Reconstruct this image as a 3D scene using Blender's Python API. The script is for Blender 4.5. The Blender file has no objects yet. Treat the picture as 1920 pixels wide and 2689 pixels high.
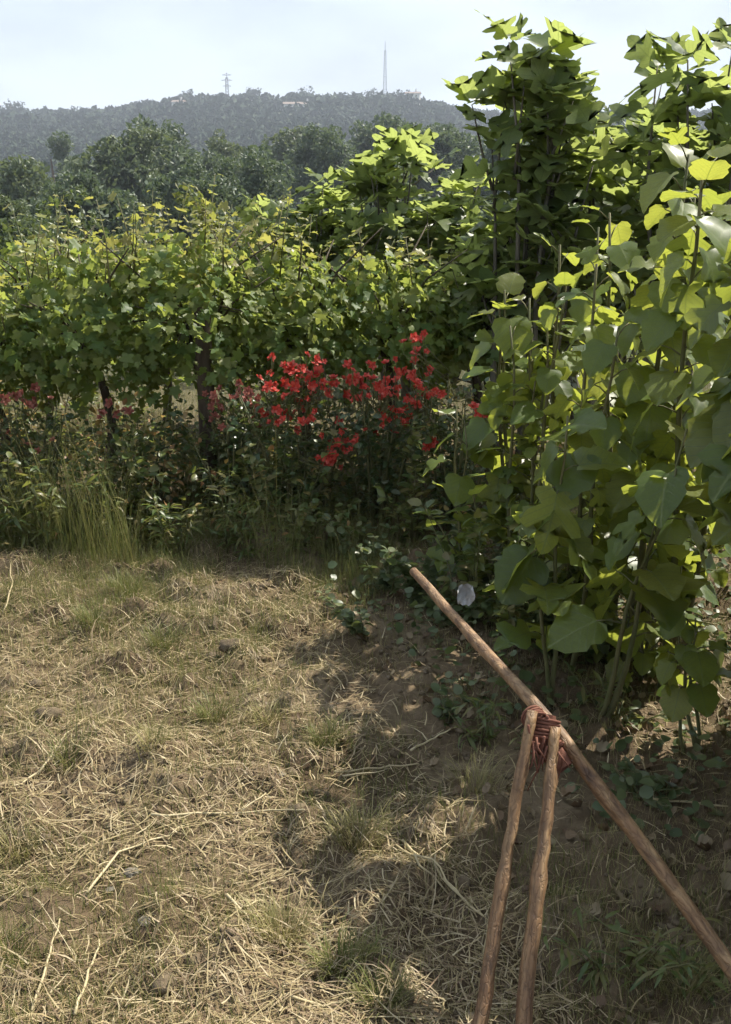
import bpy, math, random
import numpy as np
from mathutils import Vector, Matrix

random.seed(7)
RNG = np.random.default_rng(11)
SC = bpy.context.scene
COL = SC.collection
R = math.radians

# ------------------------------------------------------------------ camera
CAM_Z, PITCH, FPX, W, H = 1.60, R(18.0), 2840.0, 1920.0, 2689.0
cam_data = bpy.data.cameras.new('camera')
cam = bpy.data.objects.new('camera', cam_data)
COL.objects.link(cam)
cam.location = (0, 0, CAM_Z)
cam.rotation_euler = (R(90) - PITCH, 0, 0)
cam_data.sensor_fit = 'VERTICAL'
cam_data.sensor_height = 24.0
cam_data.lens = 24.0 * FPX / H
cam_data.clip_start = 0.05
cam_data.clip_end = 6000
SC.camera = cam

# ------------------------------------------------------------------ light
SUN = Vector((0.66, 0.52, 1.06)).normalized()          # towards the sun: behind the plants, to the right
elev = math.asin(SUN.z)
world = bpy.data.worlds.new('World')
SC.world = world
world.use_nodes = True
nt = world.node_tree
nt.nodes.clear()
wout = nt.nodes.new('ShaderNodeOutputWorld')
wbg = nt.nodes.new('ShaderNodeBackground')
wbg.inputs['Strength'].default_value = 0.08
sky = nt.nodes.new('ShaderNodeTexSky')
sky.sky_type = 'NISHITA'
sky.sun_disc = False
sky.sun_elevation = elev
sky.sun_rotation = math.atan2(SUN.x, SUN.y)
sky.air_density = 1.0
sky.dust_density = 1.5
tco = nt.nodes.new('ShaderNodeTexCoord')
mp = nt.nodes.new('ShaderNodeMapping')
mp.inputs['Scale'].default_value = (1.0, 1.0, 2.6)
mp.inputs['Location'].default_value = (0.35, 0.1, 0.0)
nz = nt.nodes.new('ShaderNodeTexNoise')
nz.inputs['Scale'].default_value = 3.2
nz.inputs['Detail'].default_value = 7
nz.inputs['Roughness'].default_value = 0.55
nz.inputs['Distortion'].default_value = 0.6
cov = nt.nodes.new('ShaderNodeValToRGB')                # how much thin cloud veils the blue
cov.color_ramp.elements[0].position = 0.28
cov.color_ramp.elements[0].color = (0.62, 0.62, 0.62, 1)
cov.color_ramp.elements[1].position = 0.62
cov.color_ramp.elements[1].color = (0.97, 0.97, 0.97, 1)
nz2 = nt.nodes.new('ShaderNodeTexNoise')
nz2.inputs['Scale'].default_value = 5.0
nz2.inputs['Detail'].default_value = 6
cl = nt.nodes.new('ShaderNodeValToRGB')                 # cloud tone, grey bellies to white
cl.color_ramp.elements[0].position = 0.30
cl.color_ramp.elements[0].color = (0.50, 0.56, 0.65, 1)
cl.color_ramp.elements[1].position = 0.55
cl.color_ramp.elements[1].color = (0.63, 0.71, 0.83, 1)
clm = nt.nodes.new('ShaderNodeMix')
clm.data_type = 'RGBA'
clm.blend_type = 'MULTIPLY'
clm.inputs[0].default_value = 1.0
clm.inputs[7].default_value = (8.9, 8.9, 8.9, 1)
smx = nt.nodes.new('ShaderNodeMix')
smx.data_type = 'RGBA'
L = nt.links.new
L(tco.outputs['Generated'], mp.inputs['Vector'])
L(mp.outputs[0], nz.inputs['Vector'])
L(mp.outputs[0], nz2.inputs['Vector'])
L(nz.outputs['Fac'], cov.inputs[0])
L(nz2.outputs['Fac'], cl.inputs[0])
L(cl.outputs[0], clm.inputs[6])
L(cov.outputs[0], smx.inputs[0])
L(sky.outputs[0], smx.inputs[6])
L(clm.outputs[2], smx.inputs[7])
L(smx.outputs[2], wbg.inputs['Color'])
L(wbg.outputs[0], wout.inputs['Surface'])

sun_data = bpy.data.lights.new('sun', 'SUN')
sun_data.energy = 5.0
sun_data.angle = R(0.6)
sun_data.color = (1.0, 0.94, 0.83)
sun = bpy.data.objects.new('sun', sun_data)
COL.objects.link(sun)
sun.rotation_euler = SUN.to_track_quat('Z', 'Y').to_euler()
sun.location = (6, 6, 12)

vs = SC.view_settings
vs.view_transform = 'Standard'
vs.look = 'None'
vs.exposure = 1.0
vs.gamma = 1.0
vs.use_curve_mapping = False
SC.render.engine = 'CYCLES'
SC.cycles.use_denoising = True
SC.cycles.max_bounces = 5
SC.cycles.diffuse_bounces = 4
SC.cycles.use_adaptive_sampling = True
SC.cycles.adaptive_threshold = 0.03
SC.cycles.transparent_max_bounces = 4
SC.cycles.transmission_bounces = 6
SC.cycles.volume_bounces = 0
SC.cycles.sample_clamp_indirect = 4.0
SC.render.filter_size = 1.9

# ------------------------------------------------------------------ helpers
def at(px, py, Y):
    """point on the ray through a photo pixel, at world distance Y in front of the camera"""
    cx, cy = (px - W / 2) / FPX, (H / 2 - py) / FPX
    d = Vector((cx, math.cos(PITCH) + cy * math.sin(PITCH), -math.sin(PITCH) + cy * math.cos(PITCH)))
    return Vector((0, 0, CAM_Z)) + d * (Y / d.y)

def hash2(ix, iy, s):
    n = (ix.astype(np.int64) * 374761393 + iy.astype(np.int64) * 668265263 + s * 1442695041) & 0xFFFFFFFF
    n = ((n ^ (n >> 13)) * 1274126177) & 0xFFFFFFFF
    return ((n ^ (n >> 16)) & 0xFFFF) / 65535.0

def vnoise(x, y, s=0):
    x = np.asarray(x, float); y = np.asarray(y, float)
    ix, iy = np.floor(x), np.floor(y)
    fx, fy = x - ix, y - iy
    fx = fx * fx * (3 - 2 * fx); fy = fy * fy * (3 - 2 * fy)
    a = hash2(ix, iy, s); b = hash2(ix + 1, iy, s); c = hash2(ix, iy + 1, s); d = hash2(ix + 1, iy + 1, s)
    return (a * (1 - fx) + b * fx) * (1 - fy) + (c * (1 - fx) + d * fx) * fy

def fbm(x, y, s=0, o=4):
    t, a, n = 0, 0.5, 0
    for k in range(o):
        t = t + a * vnoise(x * 2 ** k, y * 2 ** k, s + k * 17); n += a; a *= 0.5
    return t / n

_ky = np.array([-400, 4.5, 8, 20, 60, 130, 220, 350, 500, 640, 720, 900, 3000], float)
_kz = np.array([0, 0, -.14, -1.1, -4.6, -9.5, -12, -2, 14, 30, 34, 25, 0], float)
_lt = np.linspace(math.log(3), math.log(3500), 900)
_tz = np.interp(np.exp(_lt), _ky, _kz)
_kern = np.hanning(41); _kern /= _kern.sum()
_tz = np.convolve(np.pad(_tz, 20, mode='edge'), _kern, mode='valid')
_ru = np.array([-.9, -.36, -.34, -.30, -.23, -.16, -.11, .04, .085, .12, .3, .9])
_rh = np.array([.72, .74, .74, .72, .72, .97, 1.02, .98, .74, .70, .68, .7])

def base_z(x, y):
    x = np.asarray(x, float); y = np.asarray(y, float)
    z = np.interp(np.log(np.clip(y, 3, 3400)), _lt, _tz)
    u = x / np.clip(y, 1, None)
    k = np.interp(u, _ru, _rh)
    w = np.clip((y - 220) / 250, 0, 1)
    z = z * (1 + (k - 1) * w)
    z = z + np.clip((y - 15) / 100, 0, 1) * (fbm(x / 60, y / 60, 5, 3) - .5) * 5
    return z

def ground_z(x, y):
    x = np.asarray(x, float); y = np.asarray(y, float)
    z = base_z(x, y)
    near = np.clip((14 - y) / 4, 0, 1)
    n = (fbm(x * 1.3, y * 1.3, 1, 3) - .5) * .10
    c = fbm(x * 7, y * 7, 2, 3)
    n = n + np.clip(c - .50, 0, 1) * .22
    n = n + (fbm(x * 22, y * 22, 3, 2) - .5) * .020
    return z + n * near

def graded(a, b, step, lo, hi, g=1.16):
    v = list(np.arange(a, b, step)); s = step
    while v[-1] < hi: s *= g; v.append(v[-1] + s)
    s = step
    while v[0] > lo: s *= g; v.insert(0, v[0] - s)
    return np.array(v)
gx = graded(-2.2, 2.4, .022, -1500, 1500, 1.15)
gy = graded(.9, 5.2, .022, -40, 1600, 1.045)
GX, GY = np.meshgrid(gx, gy)
GZ = ground_z(GX, GY)

def gzs(x, y):
    """height of the ground sheet itself, between its grid points"""
    x = np.asarray(x, float); y = np.asarray(y, float)
    i = np.clip(np.searchsorted(gx, x) - 1, 0, len(gx) - 2); j = np.clip(np.searchsorted(gy, y) - 1, 0, len(gy) - 2)
    fx = np.clip((x - gx[i]) / (gx[i + 1] - gx[i]), 0, 1); fy = np.clip((y - gy[j]) / (gy[j + 1] - gy[j]), 0, 1)
    return (GZ[j, i] * (1 - fx) + GZ[j, i + 1] * fx) * (1 - fy) + (GZ[j + 1, i] * (1 - fx) + GZ[j + 1, i + 1] * fx) * fy

def gz(x, y):
    return float(gzs(x, y))

def on_ground(px, py):
    """where the ray through a pixel meets the ground"""
    Ys = np.concatenate([np.arange(.8, 8, .008), np.arange(8, 120, .4)])
    d = at(px, py, 1.0) - Vector((0, 0, CAM_Z))
    k = np.argmax(CAM_Z + d.z * Ys <= gzs(d.x * Ys, Ys))
    return Vector((d.x * Ys[k], Ys[k], gz(d.x * Ys[k], Ys[k])))

def mesh_from(name, V, T, UV=None, smooth=True):
    V = np.asarray(V, np.float32).reshape(-1, 3); T = np.asarray(T, np.int32).reshape(-1, 3)
    me = bpy.data.meshes.new(name)
    me.vertices.add(len(V)); me.vertices.foreach_set('co', V.ravel())
    me.loops.add(len(T) * 3); me.loops.foreach_set('vertex_index', T.ravel())
    me.polygons.add(len(T))
    me.polygons.foreach_set('loop_start', np.arange(0, len(T) * 3, 3, dtype=np.int32))
    me.polygons.foreach_set('loop_total', np.full(len(T), 3, np.int32))
    me.polygons.foreach_set('use_smooth', np.full(len(T), smooth, bool))
    if UV is not None:
        uv = me.uv_layers.new(name='uv')
        uv.data.foreach_set('uv', np.asarray(UV, np.float32)[T.ravel()].ravel())
    me.update(calc_edges=True)
    me.validate()
    return me

class MB:
    """collects tubes, boxes and leaves into ONE mesh"""
    def __init__(s): s.V, s.T, s.U, s.n = [], [], [], 0
    def add(s, V, T, U=None):
        V = np.asarray(V, float).reshape(-1, 3)
        s.V.append(V); s.T.append(np.asarray(T, int).reshape(-1, 3) + s.n)
        s.U.append(np.zeros((len(V), 2)) if U is None else np.asarray(U, float)); s.n += len(V)
    def tube(s, pts, rad, sides=6, cap=True):
        pts = [Vector(p) for p in pts]
        n = len(pts)
        if not hasattr(rad, '__len__'): rad = [rad] * n
        V, U, T = [], [], []
        up = Vector((0.13, 0.21, 1)).normalized(); ln = 0
        prev = None
        for i, p in enumerate(pts):
            d = (pts[min(i + 1, n - 1)] - pts[max(i - 1, 0)])
            if d.length < 1e-9: d = Vector((0, 0, 1))
            d.normalize()
            if prev is None:
                a = d.cross(up)
                if a.length < .2: a = d.cross(Vector((1, 0, 0)))
            else:
                a = prev - d * prev.dot(d)
            a.normalize(); prev = a.copy(); b = d.cross(a)
            if i: ln += (p - pts[i - 1]).length
            for k in range(sides):
                t = 2 * math.pi * k / sides
                V.append(p + (a * math.cos(t) + b * math.sin(t)) * rad[i]); U.append((k / sides, ln))
        for i in range(n - 1):
            for k in range(sides):
                a0 = i * sides + k; a1 = i * sides + (k + 1) % sides
                T += [(a0, a1, a1 + sides), (a0, a1 + sides, a0 + sides)]
        if cap:
            for i, fl in ((0, 1), (n - 1, 0)):
                c = len(V); V.append(pts[i]); U.append((0, 0))
                for k in range(sides):
                    q = (i * sides + k, i * sides + (k + 1) % sides)
                    T.append((c, q[1], q[0]) if fl else (c, q[0], q[1]))
        s.add([tuple(v) for v in V], T, U)
    def box(s, c, size, rz=0.0):
        x, y, z = [q / 2 for q in size]
        P = np.array([(a, b, d) for a in (-x, x) for b in (-y, y) for d in (-z, z)])
        ca, sa = math.cos(rz), math.sin(rz)
        P = np.c_[P[:, 0] * ca - P[:, 1] * sa, P[:, 0] * sa + P[:, 1] * ca, P[:, 2]] + np.array(c)
        q = [(0, 1, 3, 2), (4, 6, 7, 5), (0, 4, 5, 1), (2, 3, 7, 6), (0, 2, 6, 4), (1, 5, 7, 3)]
        s.add(P, [t for a, b, c_, d in q for t in ((a, b, c_), (a, c_, d))])
    def mesh(s, name, smooth=True):
        return mesh_from(name, np.concatenate(s.V), np.concatenate(s.T), np.concatenate(s.U), smooth)

def put(name, me, mat, parent=None, loc=None, mtx=None, kind=None):
    o = bpy.data.objects.new(name, me)
    COL.objects.link(o)
    if mat is not None and len(me.materials) == 0: me.materials.append(mat)
    if mtx is not None: o.matrix_local = mtx
    if loc is not None: o.location = loc
    if parent is not None: o.parent = parent
    if kind: o['kind'] = kind
    return o

def thing(name, label, cat, loc=(0, 0, 0), group=None):
    o = bpy.data.objects.new(name, None)
    COL.objects.link(o)
    o.empty_display_size = .1
    o.location = loc
    tag(o, label, cat, group)
    return o

def tag(o, label, cat, group=None):
    o['label'] = label; o['category'] = cat
    if group: o['group'] = group
    return o

# ------------------------------------------------------------------ materials
def newmat(name):
    m = bpy.data.materials.new(name); m.use_nodes = True
    m.node_tree.nodes.clear()
    out = m.node_tree.nodes.new('ShaderNodeOutputMaterial')
    return m, m.node_tree, out

def ramp(t, stops):
    r = t.nodes.new('ShaderNodeValToRGB')
    els = r.color_ramp.elements
    while len(els) < len(stops): els.new(0.5)
    for e, (p, c) in zip(els, stops):
        e.position = p; e.color = (*c, 1)
    return r

def math_node(t, op, a, b=None):
    n = t.nodes.new('ShaderNodeMath'); n.operation = op
    for i, v in enumerate((a, b)):
        if v is None: continue
        if isinstance(v, (int, float)): n.inputs[i].default_value = v
        else: t.links.new(v, n.inputs[i])
    return n.outputs[0]

def leaf_mat(name, cols, trans, tfac=.42, rough=.38, veins=0.0, spec=.5):
    """leaf: colour differs from leaf to leaf; light comes through the blade"""
    m, t, out = newmat(name); L = t.links.new
    geo = t.nodes.new('ShaderNodeNewGeometry'); oi = t.nodes.new('ShaderNodeObjectInfo')
    rnd = math_node(t, 'FRACT', math_node(t, 'ADD', geo.outputs['Random Per Island'], oi.outputs['Random']))
    n = len(cols)
    cr = ramp(t, [(i / max(1, n - 1), c) for i, c in enumerate(cols)])
    L(rnd, cr.inputs[0])
    tc = t.nodes.new('ShaderNodeTexCoord')
    blot = t.nodes.new('ShaderNodeTexNoise'); blot.inputs['Scale'].default_value = 22
    L(tc.outputs['Object'], blot.inputs['Vector'])
    col = t.nodes.new('ShaderNodeMix'); col.data_type = 'RGBA'; col.blend_type = 'MULTIPLY'
    col.inputs[0].default_value = .55
    bl = ramp(t, [(.3, (.55, .55, .5)), (.7, (1.15, 1.12, 1.0))])
    L(blot.outputs['Fac'], bl.inputs[0]); L(cr.outputs[0], col.inputs[6]); L(bl.outputs[0], col.inputs[7])
    colout = col.outputs[2]
    sp = t.nodes.new('ShaderNodeTexNoise'); sp.inputs['Scale'].default_value = 5.5; sp.inputs['Detail'].default_value = 6; sp.inputs['Roughness'].default_value = .7
    L(tc.outputs['Object'], sp.inputs['Vector'])
    spr = ramp(t, [(.66, (0, 0, 0)), (.73, (.7, .7, .7))]); L(sp.outputs['Fac'], spr.inputs[0])
    br = t.nodes.new('ShaderNodeMix'); br.data_type = 'RGBA'; br.inputs[7].default_value = (.13, .095, .035, 1)
    L(spr.outputs[0], br.inputs[0]); L(colout, br.inputs[6]); colout = br.outputs[2]
    tm = t.nodes.new('ShaderNodeMix'); tm.data_type = 'RGBA'; tm.blend_type = 'MIX'
    tm.inputs[0].default_value = .30
    tm.inputs[6].default_value = (*trans, 1)
    sc = t.nodes.new('ShaderNodeMix'); sc.data_type = 'RGBA'; sc.blend_type = 'MULTIPLY'; sc.inputs[0].default_value = 1
    sc.inputs[7].default_value = (2.3, 2.2, 1.6, 1)
    L(colout, sc.inputs[6]); L(sc.outputs[2], tm.inputs[7])
    tout = tm.outputs[2]
    bs = t.nodes.new('ShaderNodeBsdfPrincipled')
    bs.inputs['Roughness'].default_value = rough
    bs.inputs['Specular IOR Level'].default_value = spec
    tr = t.nodes.new('ShaderNodeBsdfTranslucent')
    if veins:
        uv = t.nodes.new('ShaderNodeUVMap')
        sx = t.nodes.new('ShaderNodeSeparateXYZ'); L(uv.outputs[0], sx.inputs[0])
        ax = math_node(t, 'ABSOLUTE', sx.outputs[0])
        mid = math_node(t, 'LESS_THAN', ax, .014)
        v = math_node(t, 'FRACT', math_node(t, 'MULTIPLY', math_node(t, 'SUBTRACT', sx.outputs[1], math_node(t, 'MULTIPLY', ax, .75)), 6.5))
        side = math_node(t, 'LESS_THAN', v, .09)
        vm = math_node(t, 'MULTIPLY', math_node(t, 'MAXIMUM', mid, side), veins)
        vc = t.nodes.new('ShaderNodeMix'); vc.data_type = 'RGBA'
        L(vm, vc.inputs[0]); L(colout, vc.inputs[6]); vc.inputs[7].default_value = (.22, .26, .09, 1)
        colout = vc.outputs[2]
        vt = t.nodes.new('ShaderNodeMix'); vt.data_type = 'RGBA'; vt.blend_type = 'MULTIPLY'
        L(vm, vt.inputs[0]); L(tout, vt.inputs[6]); vt.inputs[7].default_value = (.5, .55, .5, 1)
        tout = vt.outputs[2]
        bp = t.nodes.new('ShaderNodeBump'); bp.inputs['Strength'].default_value = .5; bp.inputs['Distance'].default_value = .004
        L(v, bp.inputs['Height']); L(bp.outputs[0], bs.inputs['Normal'])
    L(colout, bs.inputs['Base Color']); L(tout, tr.inputs['Color'])
    mx = t.nodes.new('ShaderNodeMixShader'); mx.inputs[0].default_value = tfac
    L(bs.outputs[0], mx.inputs[1]); L(tr.outputs[0], mx.inputs[2]); L(mx.outputs[0], out.inputs['Surface'])
    return m

def rough_mat(name, stops, scale=8, stretch=(1, 1, 1), rough=.9, bump=.4, dist=.01, detail=6, spec=.2):
    m, t, out = newmat(name); L = t.links.new
    tc = t.nodes.new('ShaderNodeTexCoord'); mpn = t.nodes.new('ShaderNodeMapping')
    mpn.inputs['Scale'].default_value = stretch
    n = t.nodes.new('ShaderNodeTexNoise'); n.inputs['Scale'].default_value = scale; n.inputs['Detail'].default_value = detail
    n.inputs['Roughness'].default_value = .65
    r = ramp(t, stops)
    bs = t.nodes.new('ShaderNodeBsdfPrincipled'); bs.inputs['Roughness'].default_value = rough
    bs.inputs['Specular IOR Level'].default_value = spec
    b = t.nodes.new('ShaderNodeBump'); b.inputs['Strength'].default_value = bump; b.inputs['Distance'].default_value = dist
    L(tc.outputs['Object'], mpn.inputs[0]); L(mpn.outputs[0], n.inputs['Vector']); L(n.outputs['Fac'], r.inputs[0])
    L(r.outputs[0], bs.inputs['Base Color']); L(n.outputs['Fac'], b.inputs['Height']); L(b.outputs[0], bs.inputs['Normal'])
    L(bs.outputs[0], out.inputs['Surface'])
    return m

def island_mat(name, cols, rough=.7, trans=0.0, spec=.25):
    """straws, blades, petals: each piece its own tone"""
    m, t, out = newmat(name); L = t.links.new
    geo = t.nodes.new('ShaderNodeNewGeometry'); oi = t.nodes.new('ShaderNodeObjectInfo')
    rnd = math_node(t, 'FRACT', math_node(t, 'ADD', geo.outputs['Random Per Island'], oi.outputs['Random']))
    cr = ramp(t, [(i / max(1, len(cols) - 1), c) for i, c in enumerate(cols)])
    L(rnd, cr.inputs[0])
    bs = t.nodes.new('ShaderNodeBsdfPrincipled'); bs.inputs['Roughness'].default_value = rough
    bs.inputs['Specular IOR Level'].default_value = spec
    L(cr.outputs[0], bs.inputs['Base Color'])
    if trans:
        tr = t.nodes.new('ShaderNodeBsdfTranslucent'); L(cr.outputs[0], tr.inputs['Color'])
        mx = t.nodes.new('ShaderNodeMixShader'); mx.inputs[0].default_value = trans
        L(bs.outputs[0], mx.inputs[1]); L(tr.outputs[0], mx.inputs[2]); L(mx.outputs[0], out.inputs['Surface'])
    else:
        L(bs.outputs[0], out.inputs['Surface'])
    return m

M = {}
M['vine_leaf'] = leaf_mat('vine_leaf', [(.05, .10, .026), (.095, .15, .036), (.14, .18, .048), (.18, .20, .065)], (.40, .45, .09), .48, .50, spec=.35)
M['vine_tip'] = leaf_mat('vine_tip', [(.16, .19, .04), (.22, .22, .06), (.26, .23, .09)], (.42, .42, .09), .45, .42)
M['fig_leaf'] = leaf_mat('fig_leaf', [(.07, .115, .04), (.11, .165, .055), (.155, .195, .075)], (.42, .47, .13), .58, .38, .7)
M['sap_leaf'] = leaf_mat('sap_leaf', [(.05, .095, .022), (.085, .14, .03), (.125, .17, .036), (.16, .175, .045)], (.42, .44, .06), .54, .40, .85)
M['rose_leaf'] = leaf_mat('rose_leaf', [(.03, .06, .022), (.05, .085, .03), (.09, .10, .04)], (.18, .22, .04), .30, .36)
M['rose_dry'] = leaf_mat('rose_dry', [(.16, .15, .05), (.28, .20, .08), (.30, .13, .06)], (.42, .28, .08), .35, .5)
M['weed_leaf'] = leaf_mat('weed_leaf', [(.045, .085, .025), (.085, .12, .03), (.13, .145, .045), (.17, .14, .06)], (.28, .30, .06), .36, .42)
M['grey_leaf'] = leaf_mat('grey_leaf', [(.05, .08, .03), (.08, .11, .045), (.12, .135, .06)], (.18, .23, .06), .30, .45)
M['tree_leaf'] = leaf_mat('tree_leaf', [(.045, .074, .042), (.065, .098, .050), (.085, .118, .058)], (.14, .18, .08), .30, .55)
M['tree_leaf_pale'] = leaf_mat('tree_leaf_pale', [(.06, .09, .045), (.08, .112, .05), (.10, .13, .06)], (.15, .18, .07), .30, .55)
M['far_leaf'] = island_mat('far_leaf', [(.018, .034, .020), (.028, .046, .024), (.036, .054, .027)], .9)
M['bark'] = rough_mat('bark', [(.3, (.035, .026, .018)), (.7, (.12, .09, .062))], 14, (1, 1, .25), .9, .7, .02)
M['fig_bark'] = rough_mat('fig_bark', [(.3, (.07, .062, .046)), (.7, (.16, .145, .11))], 16, (1, 1, .4), .8, .4, .01)
M['stem'] = rough_mat('stem', [(.3, (.07, .085, .03)), (.7, (.15, .13, .06))], 20, (1, 1, .3), .6, .2, .004)
M['stem_dark'] = rough_mat('stem_dark', [(.3, (.035, .03, .018)), (.7, (.09, .07, .04))], 20, (1, 1, .3), .7, .3, .004)
M['straw'] = island_mat('straw', [(.11, .072, .036), (.25, .185, .09), (.37, .295, .155), (.22, .175, .08), (.14, .09, .048), (.45, .375, .225), (.18, .11, .06)], .55, .12, .4)
M['stalk'] = island_mat('stalk', [(.36, .29, .16), (.44, .37, .22)], .5, 0, .4)
M['grass'] = island_mat('grass', [(.085, .115, .026), (.14, .155, .042), (.23, .21, .075), (.13, .145, .042)], .5, .35, .3)
M['grass_dry'] = island_mat('grass_dry', [(.30, .26, .11), (.20, .19, .065), (.42, .35, .18)], .55, .3, .3)
M['red'] = island_mat('red', [(.32, .020, .015), (.56, .055, .032), (.60, .10, .065), (.44, .028, .018), (.56, .17, .12)], .5, .28, .3)
M['red_fade'] = island_mat('red_fade', [(.26, .07, .05), (.30, .11, .075), (.20, .05, .035)], .6, .25, .3)
M['clod'] = rough_mat('clod', [(.3, (.08, .058, .036)), (.7, (.18, .14, .09))], 30, (1, 1, 1), .95, .8, .01)
M['stone'] = rough_mat('stone', [(.3, (.12, .105, .08)), (.7, (.22, .195, .155))], 25, (1, 1, 1), .85, .5, .006)
M['dead_leaf'] = island_mat('dead_leaf', [(.085, .05, .026), (.16, .105, .055), (.25, .20, .12), (.11, .065, .036)], .6, .15, .35)

# poles: weathered peeled wood with long streaks and reddish bark left on
def pole_mat():
    m, t, out = newmat('pole_wood'); L = t.links.new
    tc = t.nodes.new('ShaderNodeTexCoord'); mpn = t.nodes.new('ShaderNodeMapping'); mpn.inputs['Scale'].default_value = (1, 1, .07)
    n = t.nodes.new('ShaderNodeTexNoise'); n.inputs['Scale'].default_value = 70; n.inputs['Detail'].default_value = 5
    n2 = t.nodes.new('ShaderNodeTexNoise'); n2.inputs['Scale'].default_value = 7; n2.inputs['Detail'].default_value = 4
    r = ramp(t, [(.25, (.085, .046, .022)), (.46, (.20, .118, .056)), (.75, (.34, .235, .125))])
    r2 = ramp(t, [(.35, (.72, .60, .50)), (.62, (1.08, 1.05, 1.0))])
    mx = t.nodes.new('ShaderNodeMix'); mx.data_type = 'RGBA'; mx.blend_type = 'MULTIPLY'; mx.inputs[0].default_value = .9
    bs = t.nodes.new('ShaderNodeBsdfPrincipled'); bs.inputs['Roughness'].default_value = .62
    b = t.nodes.new('ShaderNodeBump'); b.inputs['Strength'].default_value = .9; b.inputs['Distance'].default_value = .006
    L(tc.outputs['Object'], mpn.inputs[0]); L(mpn.outputs[0], n.inputs['Vector']); L(tc.outputs['Object'], n2.inputs['Vector'])
    L(n.outputs['Fac'], r.inputs[0]); L(n2.outputs['Fac'], r2.inputs[0])
    vo = t.nodes.new('ShaderNodeTexVoronoi'); vo.feature = 'DISTANCE_TO_EDGE'; vo.inputs['Scale'].default_value = 95
    mp2 = t.nodes.new('ShaderNodeMapping'); mp2.inputs['Scale'].default_value = (1, 1, .16)
    n3 = t.nodes.new('ShaderNodeTexNoise'); n3.inputs['Scale'].default_value = 30; n3.inputs['Detail'].default_value = 6
    L(tc.outputs['Object'], n3.inputs['Vector'])
    wv = t.nodes.new('ShaderNodeMix'); wv.data_type = 'RGBA'; wv.inputs[0].default_value = .03
    L(tc.outputs['Object'], wv.inputs[6]); L(n3.outputs['Color'], wv.inputs[7]); L(wv.outputs[2], mp2.inputs[0]); L(mp2.outputs[0], vo.inputs['Vector'])
    cr = ramp(t, [(.0, (.25, .22, .20)), (.10, (1, 1, 1))]); L(vo.outputs['Distance'], cr.inputs[0])
    blk = ramp(t, [(.40, (.30, .25, .22)), (.52, (1, 1, 1))]); L(n3.outputs['Fac'], blk.inputs[0])
    m1 = t.nodes.new('ShaderNodeMix'); m1.data_type = 'RGBA'; m1.blend_type = 'MULTIPLY'; m1.inputs[0].default_value = .35
    m2 = t.nodes.new('ShaderNodeMix'); m2.data_type = 'RGBA'; m2.blend_type = 'MULTIPLY'; m2.inputs[0].default_value = .45
    L(r.outputs[0], mx.inputs[6]); L(r2.outputs[0], mx.inputs[7]); L(mx.outputs[2], m1.inputs[6]); L(cr.outputs[0], m1.inputs[7])
    L(m1.outputs[2], m2.inputs[6]); L(blk.outputs[0], m2.inputs[7]); L(m2.outputs[2], bs.inputs['Base Color'])
    hb = math_node(t, 'ADD', n.outputs['Fac'], math_node(t, 'MULTIPLY', math_node(t, 'MINIMUM', vo.outputs['Distance'], .12), 1.6))
    L(hb, b.inputs['Height']); L(b.outputs[0], bs.inputs['Normal']); L(bs.outputs[0], out.inputs['Surface'])
    return m
M['pole'] = pole_mat()
M['lash'] = rough_mat('lashing_cloth', [(.3, (.10, .042, .028)), (.7, (.20, .088, .058))], 60, (1, 1, 1), .85, .5, .004)
M['rag'] = rough_mat('pale_rag', [(.3, (.28, .28, .27)), (.7, (.40, .40, .39))], 30, (1, 1, 1), .6, .3, .004)
M['white_wall'] = rough_mat('white_wall', [(.3, (.46, .45, .42)), (.7, (.58, .57, .54))], 2, rough=.9, bump=.1)
M['roof_tile'] = rough_mat('roof_tile', [(.3, (.16, .12, .10)), (.7, (.24, .19, .16))], 3, rough=.9)
M['pane'] = rough_mat('pane', [(.3, (.03, .035, .04)), (.7, (.06, .065, .07))], 3, rough=.2, bump=0, spec=.5)
M['steel'] = rough_mat('steel', [(.3, (.10, .11, .12)), (.7, (.20, .21, .22))], 3, rough=.6, bump=.05)

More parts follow.
